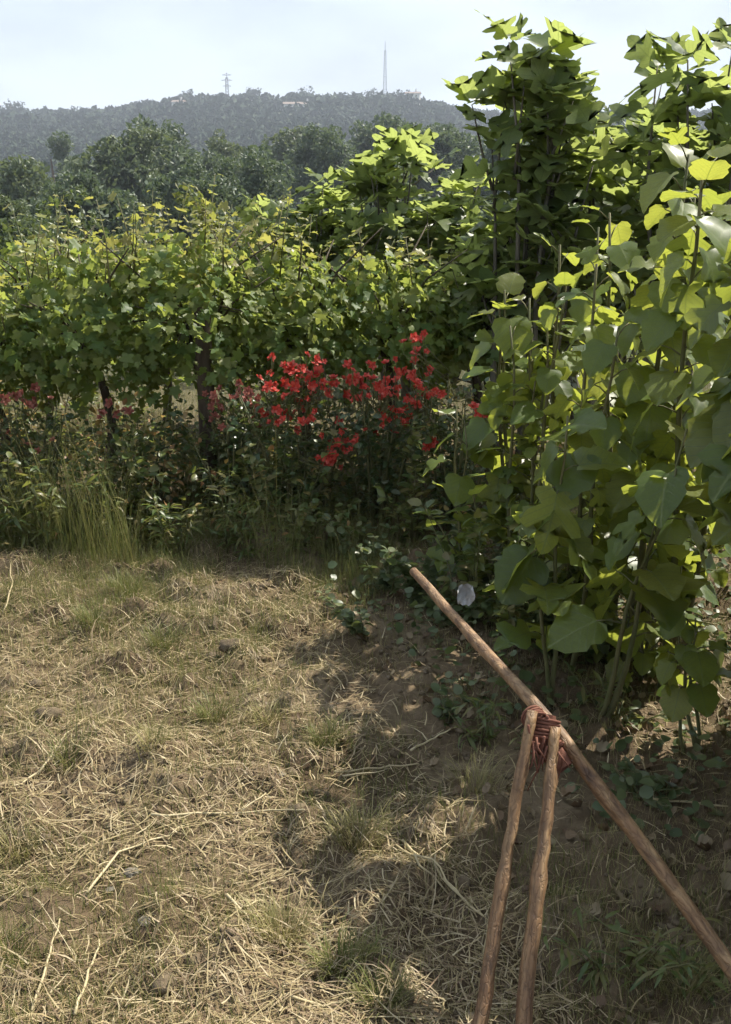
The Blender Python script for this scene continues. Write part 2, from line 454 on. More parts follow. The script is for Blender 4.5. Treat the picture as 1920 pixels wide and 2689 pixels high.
# ground: soil and trodden litter near, brushy slopes far off
def ground_mat():
    m, t, out = newmat('ground'); L = t.links.new
    tc = t.nodes.new('ShaderNodeTexCoord')
    n1 = t.nodes.new('ShaderNodeTexNoise'); n1.inputs['Scale'].default_value = 2.2; n1.inputs['Detail'].default_value = 8; n1.inputs['Roughness'].default_value = .7
    n2 = t.nodes.new('ShaderNodeTexNoise'); n2.inputs['Scale'].default_value = 45; n2.inputs['Detail'].default_value = 6; n2.inputs['Roughness'].default_value = .7
    r1 = ramp(t, [(.32, (.070, .048, .030)), (.52, (.145, .108, .068)), (.70, (.23, .185, .125))])
    r2 = ramp(t, [(.3, (.6, .58, .55)), (.7, (1.2, 1.18, 1.12))])
    mx = t.nodes.new('ShaderNodeMix'); mx.data_type = 'RGBA'; mx.blend_type = 'MULTIPLY'; mx.inputs[0].default_value = .9
    n3 = t.nodes.new('ShaderNodeTexNoise'); n3.inputs['Scale'].default_value = .018; n3.inputs['Detail'].default_value = 5
    r3 = ramp(t, [(.33, (.030, .044, .020)), (.48, (.045, .060, .026)), (.58, (.060, .072, .030)), (.7, (.038, .052, .023))])
    sx = t.nodes.new('ShaderNodeSeparateXYZ')
    mr = t.nodes.new('ShaderNodeMapRange'); mr.inputs[1].default_value = 5.5; mr.inputs[2].default_value = 12
    fm = t.nodes.new('ShaderNodeMix'); fm.data_type = 'RGBA'
    bs = t.nodes.new('ShaderNodeBsdfPrincipled'); bs.inputs['Roughness'].default_value = .95; bs.inputs['Specular IOR Level'].default_value = .15
    b = t.nodes.new('ShaderNodeBump'); b.inputs['Strength'].default_value = .8; b.inputs['Distance'].default_value = .012
    for n in (n1, n2, n3): L(tc.outputs['Object'], n.inputs['Vector'])
    L(n1.outputs['Fac'], r1.inputs[0]); L(n2.outputs['Fac'], r2.inputs[0]); L(n3.outputs['Fac'], r3.inputs[0])
    L(r1.outputs[0], mx.inputs[6]); L(r2.outputs[0], mx.inputs[7])
    L(tc.outputs['Object'], sx.inputs[0]); L(sx.outputs[1], mr.inputs[0]); L(mr.outputs[0], fm.inputs[0])
    L(mx.outputs[2], fm.inputs[6]); L(r3.outputs[0], fm.inputs[7]); L(fm.outputs[2], bs.inputs['Base Color'])
    L(n2.outputs['Fac'], b.inputs['Height']); L(b.outputs[0], bs.inputs['Normal']); L(bs.outputs[0], out.inputs['Surface'])
    return m

# ------------------------------------------------------------------ the ground, one sheet to beyond the ridge
X, Y, Z = GX, GY, GZ
nx, ny = len(gx), len(gy)
idx = np.arange(nx * ny).reshape(ny, nx)
a, b, c, d = idx[:-1, :-1].ravel(), idx[:-1, 1:].ravel(), idx[1:, 1:].ravel(), idx[1:, :-1].ravel()
T = np.concatenate([np.c_[a, b, c], np.c_[a, c, d]])
ground = put('ground', mesh_from('ground', np.c_[X.ravel(), Y.ravel(), Z.ravel()], T), ground_mat(), kind='structure')
ground['label'] = 'bare brown soil with dry straw, falling away to wooded slopes'

# ------------------------------------------------------------------ leaves
def leaf_template(half, ring=False, fold=.25, droop=.25, wave=.05, seed=0):
    """half: right outline from the stalk to the tip. Returns verts, tris, uv, length 1 along +y, face up +z"""
    rs = random.Random(seed)
    half = [Vector((x, y)) for x, y in half]
    V, U, T = [], [], []
    def z(x, y): return fold * abs(x) - droop * max(0, y) ** 2 - .35 * droop * abs(x) ** 2 * 2
    mid = [Vector((0, max(0, min(1, p.y)))) for p in half]
    mi = []
    for i, p in enumerate(mid):
        if i and p.y - mid[mi[-1][0]].y < .02 and i < len(half) - 1:
            mi.append((mi[-1][0], mi[-1][1])); continue
        V.append((0, p.y, z(0, p.y))); U.append((0, p.y)); mi.append((i, len(V) - 1))
    for sgn in (1, -1):
        lay = []
        for f in ((.55, 1.0) if ring else (1.0,)):
            row = []
            for i in range(1, len(half) - 1):
                p = mid[mi[i][0]].lerp(half[i], f)
                w = wave * (rs.random() - .5) * 2 * f
                V.append((sgn * p.x, p.y, z(p.x, p.y) + w)); U.append((sgn * p.x, p.y)); row.append(len(V) - 1)
            lay.append(row)
        def tri(a, b, c):
            if len({a, b, c}) == 3: T.append((a, b, c) if sgn > 0 else (a, c, b))
        first, last = mi[0][1], mi[-1][1]
        inner = [mi[i][1] for i in range(1, len(half) - 1)]
        rows = [inner] + lay
        for A, B in zip(rows[:-1], rows[1:]):
            for i in range(len(A) - 1):
                tri(A[i], B[i], B[i + 1]); tri(A[i], B[i + 1], A[i + 1])
            if A is inner:
                tri(first, B[0], A[0]); tri(A[-1], B[-1], last)
            else:
                tri(first, B[0], A[0]); tri(A[-1], B[-1], last)
    return np.array(V), np.array(T), np.array(U)

GRAPE = [(0, 0), (.14, -.13), (.38, -.10), (.50, .08), (.36, .22), (.60, .42), (.50, .56), (.26, .56), (.20, .80), (0, 1)]
FIG = [(0, 0), (.15, -.10), (.36, -.04), (.40, .10), (.24, .24), (.48, .42), (.56, .62), (.40, .68), (.17, .50), (.22, .78), (.11, .95), (0, 1)]
BROAD = [(0, 0), (.20, -.09), (.40, .0), (.50, .20), (.43, .36), (.50, .50), (.38, .66), (.28, .80), (.12, .94), (0, 1)]
OVAL = [(0, 0), (.22, .18), (.30, .45), (.20, .78), (0, 1)]
LANCE = [(0, 0), (.09, .2), (.11, .5), (.06, .8), (0, 1)]
ROUND = [(0, 0), (.30, .08), (.44, .40), (.32, .80), (0, 1)]

def variants(name, half, n, ring=False, mat=None, **k):
    out = []
    for i in range(n):
        kk = dict(k); kk['fold'] = k.get('fold', .25) * random.uniform(.3, 1.5); kk['droop'] = k.get('droop', .25) * random.uniform(.4, 1.7)
        tpl = leaf_template(half, ring, seed=i * 7 + 3, **kk)
        me = mesh_from(name, *tpl)
        if mat: me.materials.append(mat)
        out.append((tpl, me))
    return out
LV = {
    'grape': variants('leaf', GRAPE, 6, mat=M['vine_leaf'], wave=.07),
    'grape_tip': variants('leaf', GRAPE, 3, mat=M['vine_tip'], wave=.09),
    'fig': variants('leaf', FIG, 6, mat=M['fig_leaf'], wave=.05, fold=.30),
    'sap': variants('leaf', BROAD, 5, True, mat=M['sap_leaf'], wave=.05, fold=.32, droop=.3) + variants('leaf', FIG, 3, True, mat=M['sap_leaf'], wave=.04, fold=.3, droop=.3),
    'rose': variants('leaf', OVAL, 4, mat=M['rose_leaf'], fold=.35),
    'rose_dry': variants('leaf', OVAL, 3, mat=M['rose_dry'], fold=.5, droop=.5),
    'weed': variants('leaf', OVAL, 4, mat=M['weed_leaf'], fold=.3),
    'lance': variants('leaf', LANCE, 4, mat=M['weed_leaf'], fold=.3, droop=.4),
    'grey': variants('leaf', ROUND, 4, mat=M['grey_leaf'], fold=.35),
    'dead': variants('leaf', BROAD, 5, mat=M['dead_leaf'], fold=.7, droop=-.5, wave=.18),
    'tree': variants('leaf', ROUND, 3, mat=M['tree_leaf'], fold=.3),
}

def frame(p, tip, nrm, size, sx=1.0):
    y = Vector(tip).normalized()
    x = y.cross(Vector(nrm))
    if x.length < 1e-4: x = y.orthogonal()
    x.normalize(); z = x.cross(y)
    m = Matrix.Identity(4)
    for r in range(3):
        m[r][0] = x[r] * size * sx; m[r][1] = y[r] * size; m[r][2] = z[r] * size; m[r][3] = p[r]
    return m

def leaf_objs(kind, mats, parent):
    """each leaf an object of its own, a part of the plant"""
    inv = Matrix.Translation(-Vector(parent.location))
    vs_ = LV[kind]
    for m in mats:
        put('leaf', random.choice(vs_)[1], None, parent, mtx=inv @ m)

def leaf_mass(kind, mats, parent, name='foliage', mat=None):
    """the leaves beyond the ones built singly"""
    if not mats: return
    off = np.array(parent.location) if parent is not None else np.zeros(3)
    mb = MB(); vs_ = LV[kind]
    for k, ((V, T_, U), me) in enumerate(vs_):
        A = [m for i, m in enumerate(mats) if i % len(vs_) == k]
        if not A: continue
        A = np.array([np.array(m) for m in A])
        P = np.einsum('nij,vj->nvi', A[:, :3, :3], V) + A[:, None, :3, 3] - off
        n, v = P.shape[:2]
        TT = (T_[None] + (np.arange(n) * v)[:, None, None]).reshape(-1, 3)
        mb.add(P.reshape(-1, 3), TT, np.tile(U, (n, 1)))
    return put(name, mb.mesh(name), mat or vs_[0][1].materials[0], parent, kind='stuff')

def rv(s=1.0): return Vector((random.gauss(0, s), random.gauss(0, s), random.gauss(0, s)))

# ------------------------------------------------------------------ far things: woods, houses, masts
def clump_mass(centres, radii, per, qsize, squash=.8):
    """crowns as many small folded leaf clumps"""
    n = len(centres)
    N = n * per
    C = np.repeat(np.asarray(centres, float), per, 0); Rr = np.repeat(np.asarray(radii, float), per)
    D = RNG.normal(size=(N, 3)); D /= np.linalg.norm(D, axis=1)[:, None]
    rad = RNG.uniform(.35, 1.05, N) ** .6
    P = C + D * (Rr * rad)[:, None] * np.array([1, 1, squash])
    S = Rr * qsize * RNG.uniform(.6, 1.3, N)
    A = RNG.normal(size=(N, 3)); A /= np.linalg.norm(A, axis=1)[:, None]
    B = np.cross(A, RNG.normal(size=(N, 3))); B /= np.linalg.norm(B, axis=1)[:, None]
    Nn = np.cross(A, B)
    V = np.stack([P - A * S[:, None], P + B * (S * .6)[:, None] + Nn * (S * .25)[:, None], P + A * S[:, None], P - B * (S * .6)[:, None] + Nn * (S * .25)[:, None]], 1).reshape(-1, 3)
    k = np.arange(N)[:, None] * 4
    T_ = np.concatenate([k + np.array([[0, 1, 2]]), k + np.array([[0, 2, 3]])], 1).reshape(-1, 3)
    return V, T_

nw = 9500
wy_ = RNG.uniform(200, 800, nw); wx_ = RNG.uniform(-.62, .62, nw) * wy_
wf = fbm(wx_ / 90, wy_ / 90, 9, 3); rdg = wy_ > 540
kp = np.where(rdg, wf > .2, wf > .30)
for hpx, hY, hw in ((790, 610, 11), (470, 620, 4), (655, 615, 4), (1085, 660, 5)):     # the clearings the houses stand in
    hu = (hpx - W / 2) / FPX / math.cos(PITCH) * .93
    kp &= ~((np.abs(wx_ - hu * wy_) < hw) & (wy_ < hY + 8) & (wy_ > hY - 45))
wx_, wy_, rdg = wx_[kp], wy_[kp], rdg[kp]
rs_ = RNG.uniform(2.4, 4.8, len(wx_)) * np.where(rdg, 1.15, .8)
cs = np.c_[wx_, wy_, base_z(wx_, wy_) + rs_ * .7]
V, T = clump_mass(cs, rs_, 30, .40)
wood = put('far_wood', mesh_from('far_wood', V, T, None, False), M['far_leaf'], kind='stuff')
tag(wood, 'dark blue green wood covering the distant hill and its ridge', 'wood')

def crown_tree(name, label, px, top, Y, wpx, mat='tree_leaf', group=None, n=2600, leaf=.030, lobes=9):
    """tapered trunk, limbs and a crown of small leaf clumps"""
    p = at(px, top, Y)
    g = gz(p.x, p.y); hgt = p.z - g
    wid = wpx / FPX * Y
    t = thing(name, label, 'tree', (p.x, p.y, g), group)
    mb = MB()
    tr = wid * .035 + .05
    th = hgt * .45
    bend = Vector((random.uniform(-.1, .1) * hgt, random.uniform(-.1, .1) * hgt, 0))
    spine = [Vector((0, 0, -.15)), Vector((0, 0, th * .5)) + bend * .3, Vector((0, 0, th)) + bend * .7, Vector((0, 0, hgt * .8)) + bend]
    mb.tube(spine, [tr * 1.2, tr, tr * .75, tr * .2], 7)
    cen, rad = [], []
    for k in range(lobes):
        an = 2.4 * k + random.random(); q = random.uniform(.15, .36) * wid
        zz = hgt * random.uniform(.36, .84)
        sh = 1 - max(0, zz / hgt - .55) * 1.6
        c = Vector((math.cos(an) * q * sh, math.sin(an) * q * sh, zz))
        r = random.uniform(.17, .27) * wid
        c.z = min(c.z, hgt - r * .8)
        cen.append(c); rad.append(r)
        mb.tube([spine[1].lerp(spine[2], random.random()), spine[2].lerp(c, .5) + Vector((0, 0, -.05 * hgt)), c], [tr * .5, tr * .3, tr * .08], 5)
    cen.append(Vector((0, 0, hgt - .2 * wid))); rad.append(.2 * wid)
    put('trunk', mb.mesh('trunk'), M['bark'], t)
    # second level of clumps so the outline is uneven
    c2, r2 = [], []
    for c, r in zip(cen, rad):
        for k in range(9):
            dd = rv().normalized()
            c2.append(tuple(c + dd * r * random.uniform(.3, .95))); r2.append(r * random.uniform(.32, .60))
    V, T = clump_mass(c2, r2, max(8, int(n / len(c2))), leaf * 6.5)
    put('crown', mesh_from('crown', V, T, None, False), M[mat], t, kind='stuff')
    return t

TREES = [  # px, top py, distance, width px, material, label
    (30, 268, 690, 90, 'far_leaf', 'small dark round tree on the ridge at the left edge'),
    (205, 282, 700, 80, 'far_leaf', 'low dark tree on the left ridge before it dips'),
    (490, 238, 700, 70, 'far_leaf', 'rounded tree on the ridge where the hill top begins'),
    (660, 233, 700, 60, 'far_leaf', 'small ridge tree right of the lattice pylon'),
    (790, 232, 705, 80, 'far_leaf', 'rounded ridge tree above the long white house'),
    (985, 236, 690, 60, 'far_leaf', 'small tree just left of the tall mast'),
    (1065, 236, 690, 80, 'far_leaf', 'ragged tree just right of the tall mast'),
    (-30, 520, 34, 330, 'tree_leaf_pale', 'pale rounded tree cut by the left edge below the hill'),
    (40, 420, 66, 300, 'tree_leaf_pale', 'pale green tree at left standing before the fields'),
    (150, 345, 120, 200, 'tree_leaf', 'dark tree half way up the left slope'),
    (215, 440, 48, 330, 'tree_leaf', 'dark broad tree behind the left end of the vines'),
    (330, 345, 75, 330, 'tree_leaf_pale', 'tall greyish tree left of the darkest tree'),
    (440, 318, 88, 300, 'tree_leaf', 'tall dark tree below the left shoulder of the ridge'),
    (520, 420, 52, 300, 'tree_leaf', 'dark tree directly behind the pale shoot tips of the vines'),
    (585, 335, 100, 260, 'tree_leaf_pale', 'green tree in the valley below the lattice pylon'),
    (670, 385, 60, 280, 'tree_leaf', 'dark tree at the left side of the middle fig bush'),
    (760, 318, 115, 240, 'tree_leaf_pale', 'pale valley tree below the long white house'),
    (880, 328, 95, 260, 'tree_leaf', 'dark blue green tree behind the middle fig bush'),
    (1010, 305, 120, 260, 'tree_leaf', 'dark valley tree below the tall mast'),
    (1150, 310, 105, 300, 'tree_leaf', 'dark valley tree left of the large fig tree'),
    (1330, 300, 90, 380, 'tree_leaf', 'dark tree seen through gaps in the large fig tree'),
    (1560, 330, 80, 420, 'tree_leaf', 'dark tree behind the large fig tree at right'),
    (1800, 320, 85, 420, 'tree_leaf', 'dark tree behind the fig leaves near the right edge'),
]
for (px, top, Yd, w, mt, lab) in TREES:
    far = Yd > 400
    crown_tree('ridge_tree' if far else 'valley_tree', lab, px, top, Yd, w, mt, 'trees on the far ridge' if far else 'trees in the valley',
               900 if far else 11000, .055 if far else .034, 5 if far else 12)

def house(label, px, py, Y, w, dp, h, rz, storeys=1):
    p = at(px, py, Y); g = float(base_z(p.x, p.y))
    z0 = min(g, p.z - h) - .3
    t = thing('house', label, 'house', (p.x, p.y, z0), 'white houses on the far hill')
    t.rotation_euler.z = rz
    H_ = p.z - z0
    m = MB(); m.box((0, 0, H_ / 2), (w, dp, H_)); put('wall', m.mesh('wall', False), M['white_wall'], t)
    m = MB(); o = .5
    P = [(-w / 2 - o, -dp / 2 - o, H_), (w / 2 + o, -dp / 2 - o, H_), (w / 2 + o, dp / 2 + o, H_), (-w / 2 - o, dp / 2 + o, H_), (-w / 2 - o, 0, H_ + dp * .17), (w / 2 + o, 0, H_ + dp * .17)]
    P = [(a_, b_, c_ + .01) for a_, b_, c_ in P]
    m.add(P, [(0, 1, 5), (0, 5, 4), (2, 3, 4), (2, 4, 5), (0, 4, 3), (1, 2, 5), (0, 3, 2), (0, 2, 1)])
    rf = put('roof', m.mesh('roof', False), M['roof_tile'], t)
    m = MB(); m.box((w * .2, dp * .1, H_ + dp * .3), (.8, .8, 1.6)); put('chimney', m.mesh('chimney', False), M['white_wall'], rf)
    nwin = max(2, int(w / 3.2))
    for s in range(storeys):
        for k in range(nwin):
            xx = -w / 2 + w * (k + .5) / nwin
            m = MB(); m.box((xx, -dp / 2 - .02, H_ - 1.5 - 2.8 * s), (1.0, .08, 1.3))
            put('window', m.mesh('window', False), M['pane'], t)
    return t
house('long low white house on the distant hill below the ridge trees', 790, 274, 610, 18, 7, 3.0, .1)
house('small white house on the hill left of the lattice pylon', 470, 268, 620, 6, 6, 4.0, -.2)
house('small pale house on the hill slope right of the lattice pylon', 655, 272, 615, 6, 5, 4.0, .3)
house('pale house among trees at the foot of the tall mast', 1085, 246, 660, 8, 6, 4.0, -.15, 1)

def lattice(label, px, top, bot, Y, wb, wt, arms):
    a_ = at(px, bot, Y); b_ = at(px, top, Y)
    g = min(a_.z, float(base_z(a_.x, a_.y))) - .5
    t = thing('lattice_mast' if not arms else 'lattice_pylon', label, 'mast' if not arms else 'pylon', (a_.x, a_.y, g))
    Hh = b_.z - g
    lv = 9
    zs = [Hh * .86 * i / lv for i in range(lv + 1)]
    wd = [wb + (wt - wb) * i / lv for i in range(lv + 1)]
    corner = [(-1, -1), (1, -1), (1, 1), (-1, 1)]
    th = .16
    for cx, cy in corner:
        m = MB(); m.tube([(cx * w_ / 2, cy * w_ / 2, z_) for z_, w_ in zip(zs, wd)], th, 4); put('leg', m.mesh('leg', False), M['steel'], t)
    m = MB()
    for i in range(lv):
        for k in range(4):
            c0, c1 = corner[k], corner[(k + 1) % 4]
            m.tube([(c0[0] * wd[i] / 2, c0[1] * wd[i] / 2, zs[i]), (c1[0] * wd[i + 1] / 2, c1[1] * wd[i + 1] / 2, zs[i + 1])], th * .6, 4, False)
            m.tube([(c0[0] * wd[i] / 2, c0[1] * wd[i] / 2, zs[i + 1] * .999), (c1[0] * wd[i] / 2, c1[1] * wd[i] / 2, zs[i + 1] * .999)], th * .5, 4, False)
    put('bracing', m.mesh('bracing', False), M['steel'], t)
    m = MB(); m.tube([(0, 0, zs[-1] - .5), (0, 0, Hh)], [th * 1.1, th * .7], 5); put('antenna', m.mesh('antenna', False), M['steel'], t)
    for z_, l_ in arms:
        m = MB()
        for s in (-1, 1):
            m.tube([(0, 0, Hh * z_ + .6), (s * l_ / 2, 0, Hh * z_)], [th, th * .5], 4); m.tube([(0, 0, Hh * z_ - .3), (s * l_ / 2, 0, Hh * z_)], [th, th * .5], 4)
        put('crossarm', m.mesh('crossarm', False), M['steel'], t)
    return t
lattice('tall thin lattice mast standing on the ridge', 1011, 108, 240, 690, 2.2, .9, [])
lattice('short lattice pylon with crossarms on the ridge left of the mast', 597, 190, 246, 690, 2.4, 1.1, [(.93, 5.6), (.78, 6.6), (.62, 5.0)])

# ------------------------------------------------------------------ grape vines
def vine_matrices(c, n, wx, wy, z0, z1, size=(.026, .066), tip=False):
    out = []
    for i in range(n):
        a_ = random.uniform(0, 2 * math.pi); q = random.random() ** .45
        zc = random.random()
        bulge = math.sin(math.pi * min(1, .15 + zc * .8)) * .45 + .55
        d_ = Vector((math.cos(a_), math.sin(a_), 0))
        p = Vector((c[0] + d_.x * q * wx * bulge, c[1] + d_.y * q * wy * bulge, z0 + (z1 - .22 * q * q - z0) * zc + .10 * (1 - zc) * math.sin(9 * d_.x * q + c[0] * 5)))
        p += rv(.03)
        nn = (d_ * random.uniform(.1, .7) + Vector((.25, 0, random.uniform(.5, 1.3))) + rv(.4))
        tipd = d_ * random.uniform(.2, 1.0) + Vector((0, 0, -random.uniform(.2, 1.0))) + rv(.5)
        out.append(frame(p, tipd, nn, random.uniform(*size)))
    return out

def vine(label, px, Y, n_obj, n_mass, top=1.30, wx=.44, wy=.40, trunk_r=.022, lean=.06, group='grape vines in the row'):
    p = at(px, 1150, Y); x = p.x; g = gz(x, Y)
    t = thing('grape_vine', label, 'grape vine', (x, Y, g), group)
    m = MB(); pts = []
    for i in range(9):
        f = i / 8
        pts.append(Vector((lean * math.sin(f * 3) + random.uniform(-.012, .012), random.uniform(-.015, .015), -.05 + f * .74)))
    m.tube(pts, [trunk_r * (1.35 - .45 * i / 8) * random.uniform(.85, 1.15) for i in range(9)], 8)
    put('trunk', m.mesh('trunk'), M['bark'], t)
    m = MB(); head = pts[-1]
    shoots = []
    for k in range(11):
        an = random.uniform(0, 6.28); ln = random.uniform(.25, wx)
        e = head + Vector((math.cos(an) * ln, math.sin(an) * ln * wy / wx, random.uniform(.12, .62)))
        mid = head.lerp(e, .5) + Vector((0, 0, random.uniform(.05, .16)))
        m.tube([head, mid, e], [.008, .006, .003], 5); shoots.append((mid, e))
    put('canes', m.mesh('canes'), M['stem_dark'], t)
    mats = vine_matrices((x, Y), n_obj + n_mass, wx, wy, g + .60, g + top - .12)
    mats.sort(key=lambda q: q[1][3] - .6 * q[2][3])
    leaf_objs('grape', mats[:n_obj], t)
    leaf_mass('grape', mats[n_obj:], t)
    # young shoot tips standing above the canopy
    tips = []
    for k in range(12):
        m = MB(); b_ = Vector((random.uniform(-wx, wx), random.uniform(-wy, wy) * .8, top - .24))
        b_.z -= .2 * (b_.x / wx) ** 2; e = b_ + Vector((random.uniform(-.10, .10), random.uniform(-.08, .08), random.uniform(.12, .40)))
        m.tube([b_, b_.lerp(e, .5) + rv(.01), e], [.004, .003, .0015], 4)
        put('shoot', m.mesh('shoot'), M['stem'], t)
        for q in range(7):
            f = .25 + .75 * q / 6
            pp = b_.lerp(e, f); dd = Vector((math.cos(q * 2.4 + k), math.sin(q * 2.4 + k), random.uniform(-.2, .5)))
            tips.append(frame(pp + dd * .02 + Vector((x, Y, g)), dd, Vector((0, 0, 1)) + rv(.4), random.uniform(.03, .075) * (1.15 - .5 * f)))
    leaf_objs('grape_tip', tips[:n_obj // 6], t); leaf_mass('grape_tip', tips[n_obj // 6:], t, 'young_foliage')
    return t

vine('grape vine at the left edge, its pale leaves cut by the picture', -20, 5.15, 170, 1000, 1.16)
vine('grape vine with the thin dark bare trunk near the left', 262, 5.20, 185, 1150, 1.36)
vine('grape vine rising over the thick dark post', 520, 5.15, 185, 1150, 1.42, trunk_r=.03)
vine('grape vine behind the left half of the red roses', 770, 5.35, 185, 1150, 1.32)
vine('grape vine behind the right half of the red roses', 1000, 5.45, 190, 1050, 1.30)
vine('grape vine at the right end of the row beside the saplings', 1230, 5.6, 120, 950, 1.15)
for k, (px, Yv, lab) in enumerate([(120, 6.7, 'second row grape vine seen above the leftmost vine'), (430, 6.8, 'second row grape vine whose thin trunk shows left of the thick post'),
                                   (700, 6.9, 'second row grape vine left of the middle fig bush'), (-180, 6.8, 'second row grape vine beyond the left edge')]):
    vine(lab, px, Yv, 12, 950, 1.36, .5, .4, group='grape vines in the second row')

p = at(548, 1200, 4.98); g = gz(p.x, p.y)
m = MB(); m.tube([(random.uniform(-.006, .006), 0, -.1 + 1.05 * i / 8) for i in range(9)], [.040 * random.uniform(.93, 1.05) for i in range(9)], 10)
tag(put('wooden_post', m.mesh('wooden_post'), M['bark'], loc=(p.x, p.y, g)), 'thick dark wooden post standing among the vines', 'post')

# ------------------------------------------------------------------ figs
def fig_bush(label, px, Y, top_py, wid, depth, n_obj, n_mass, size=(.12, .20), kind='fig', name='fig_bush', low=.35, group=None, stems=7, bark='fig_bark'):
    random.seed(sum(map(ord, label)) * 7 + 1)
    tp = at(px, top_py, Y); x = tp.x; g = gz(x, Y); hgt = tp.z - g
    t = thing(name, label, 'fig tree' if name == 'fig_tree' else 'fig bush', (x, Y, g), group)
    m = MB(); ends = []
    for k in range(stems):
        an = 2.4 * k + random.random() * .6; q = random.uniform(.35, 1.0)
        e = Vector((math.cos(an) * wid / 2 * q * .8, math.sin(an) * depth / 2 * q * .8, hgt * (1 - .28 * q * q - random.uniform(0, .14))))
        b_ = Vector((random.uniform(-.08, .08), random.uniform(-.08, .08), -.08))
        mid = b_.lerp(e, .5) + Vector((e.x * .12, e.y * .12, .06 * hgt))
        pts = [b_, b_.lerp(mid, .55) + rv(.015), mid, mid.lerp(e, .5) + rv(.02), e]
        r0 = .009 + .0055 * hgt
        m.tube(pts, [r0, r0 * .8, r0 * .55, r0 * .35, r0 * .15], 7)
        ends.append((pts, 1.0))
        for s in range(4):
            st = mid.lerp(e, random.uniform(-.35, .75)); d_ = rv().normalized(); d_.z = abs(d_.z) * .8 + .15
            e2 = st + Vector((d_.x * wid * .22, d_.y * depth * .22, d_.z * hgt * .22))
            m.tube([st, st.lerp(e2, .5) + Vector((0, 0, -.02)), e2], [r0 * .4, r0 * .28, r0 * .12], 6)
            ends.append(([st, st.lerp(e2, .5), e2], .8))
    put('branches', m.mesh('branches'), M[bark], t)
    mats = []
    for pts, w_ in ends:                       # leaves all along the upper part of the main branches
        if w_ < 1: continue
        for f in (.45, .55, .65, .74, .82, .90, .96):
            i = min(int(f * 4), 3); q = pts[i].lerp(pts[i + 1], f * 4 - i)
            for k in range(3):
                an = 2.1 * k + f * 20 + random.random(); out = Vector((math.cos(an), math.sin(an), random.uniform(.1, .6)))
                mats.append(frame(Vector((x, Y, g)) + q + out * random.uniform(.03, .08), out + Vector((0, 0, random.uniform(-.9, .2))), Vector((0, 0, 1)) + out * .4 + rv(.3), random.uniform(*size)))
    for pts, w_ in ends:                       # a spray of leaves ends every branch
        for k in range(5):
            an = 1.256 * k + random.random(); out = Vector((math.cos(an), math.sin(an), random.uniform(.1, 1.0)))
            mats.append(frame(Vector((x, Y, g)) + pts[-1] + out * .03, out + Vector((0, 0, random.uniform(-.5, .6))), Vector((0, 0, 1)) + out * .4 + rv(.4), random.uniform(*size)))
    N = n_obj + n_mass
    while len(mats) < N:
        pts, w_ = random.choice(ends)
        f = random.random() ** .55
        i = min(int(f * (len(pts) - 1)), len(pts) - 2); q = pts[i].lerp(pts[i + 1], f * (len(pts) - 1) - i)
        if q.z < hgt * low * random.uniform(.6, 1.2): continue
        an = random.uniform(0, 6.28); out = Vector((math.cos(an), math.sin(an), random.uniform(-.2, .75) + .5 * (f > .9)))
        q = q + out * random.uniform(.03, .10)
        tipd = out * .8 + Vector((0, 0, random.uniform(-1.5, .45)))
        nn = Vector((0, 0, 1)) + out * random.uniform(-.1, .8) + rv(.3)
        mats.append(frame(Vector((x, Y, g)) + q, tipd, nn, random.uniform(*size)))
    mats.sort(key=lambda q: q[1][3] - .5 * q[2][3])
    leaf_objs(kind, mats[:n_obj], t)
    leaf_mass(kind, mats[n_obj:], t)
    return t

fig_bush('large fig tree with lobed leaves rising against the sky at right', 1610, 5.8, 130, 1.45, 1.2, 285, 130, (.11, .20), name='fig_tree', stems=8, low=.22)
fig_bush('upright fig branch clump at the left side of the large fig tree', 1410, 5.2, -10, .80, .6, 190, 110, (.10, .19), stems=6, low=.22, name='fig_tree')
fig_bush('tall fig tree cut by the right edge of the picture', 1870, 5.0, -40, .75, .8, 165, 90, (.10, .19), stems=7, low=.36, name='fig_tree')
fig_bush('middle fig bush behind the vines with bright spread leaves', 1080, 6.8, 330, 1.15, 1.0, 250, 150, (.10, .19), stems=10, low=.35)
fig_bush('smaller fig bush with pale bare twigs left of the middle one', 815, 7.2, 385, .95, .8, 200, 80, (.09, .17), stems=9, low=.35)
fig_bush('dark fig bush filling the gap under the large fig tree', 1360, 5.9, 520, 1.0, .8, 110, 60, (.10, .18), stems=6, low=.1)

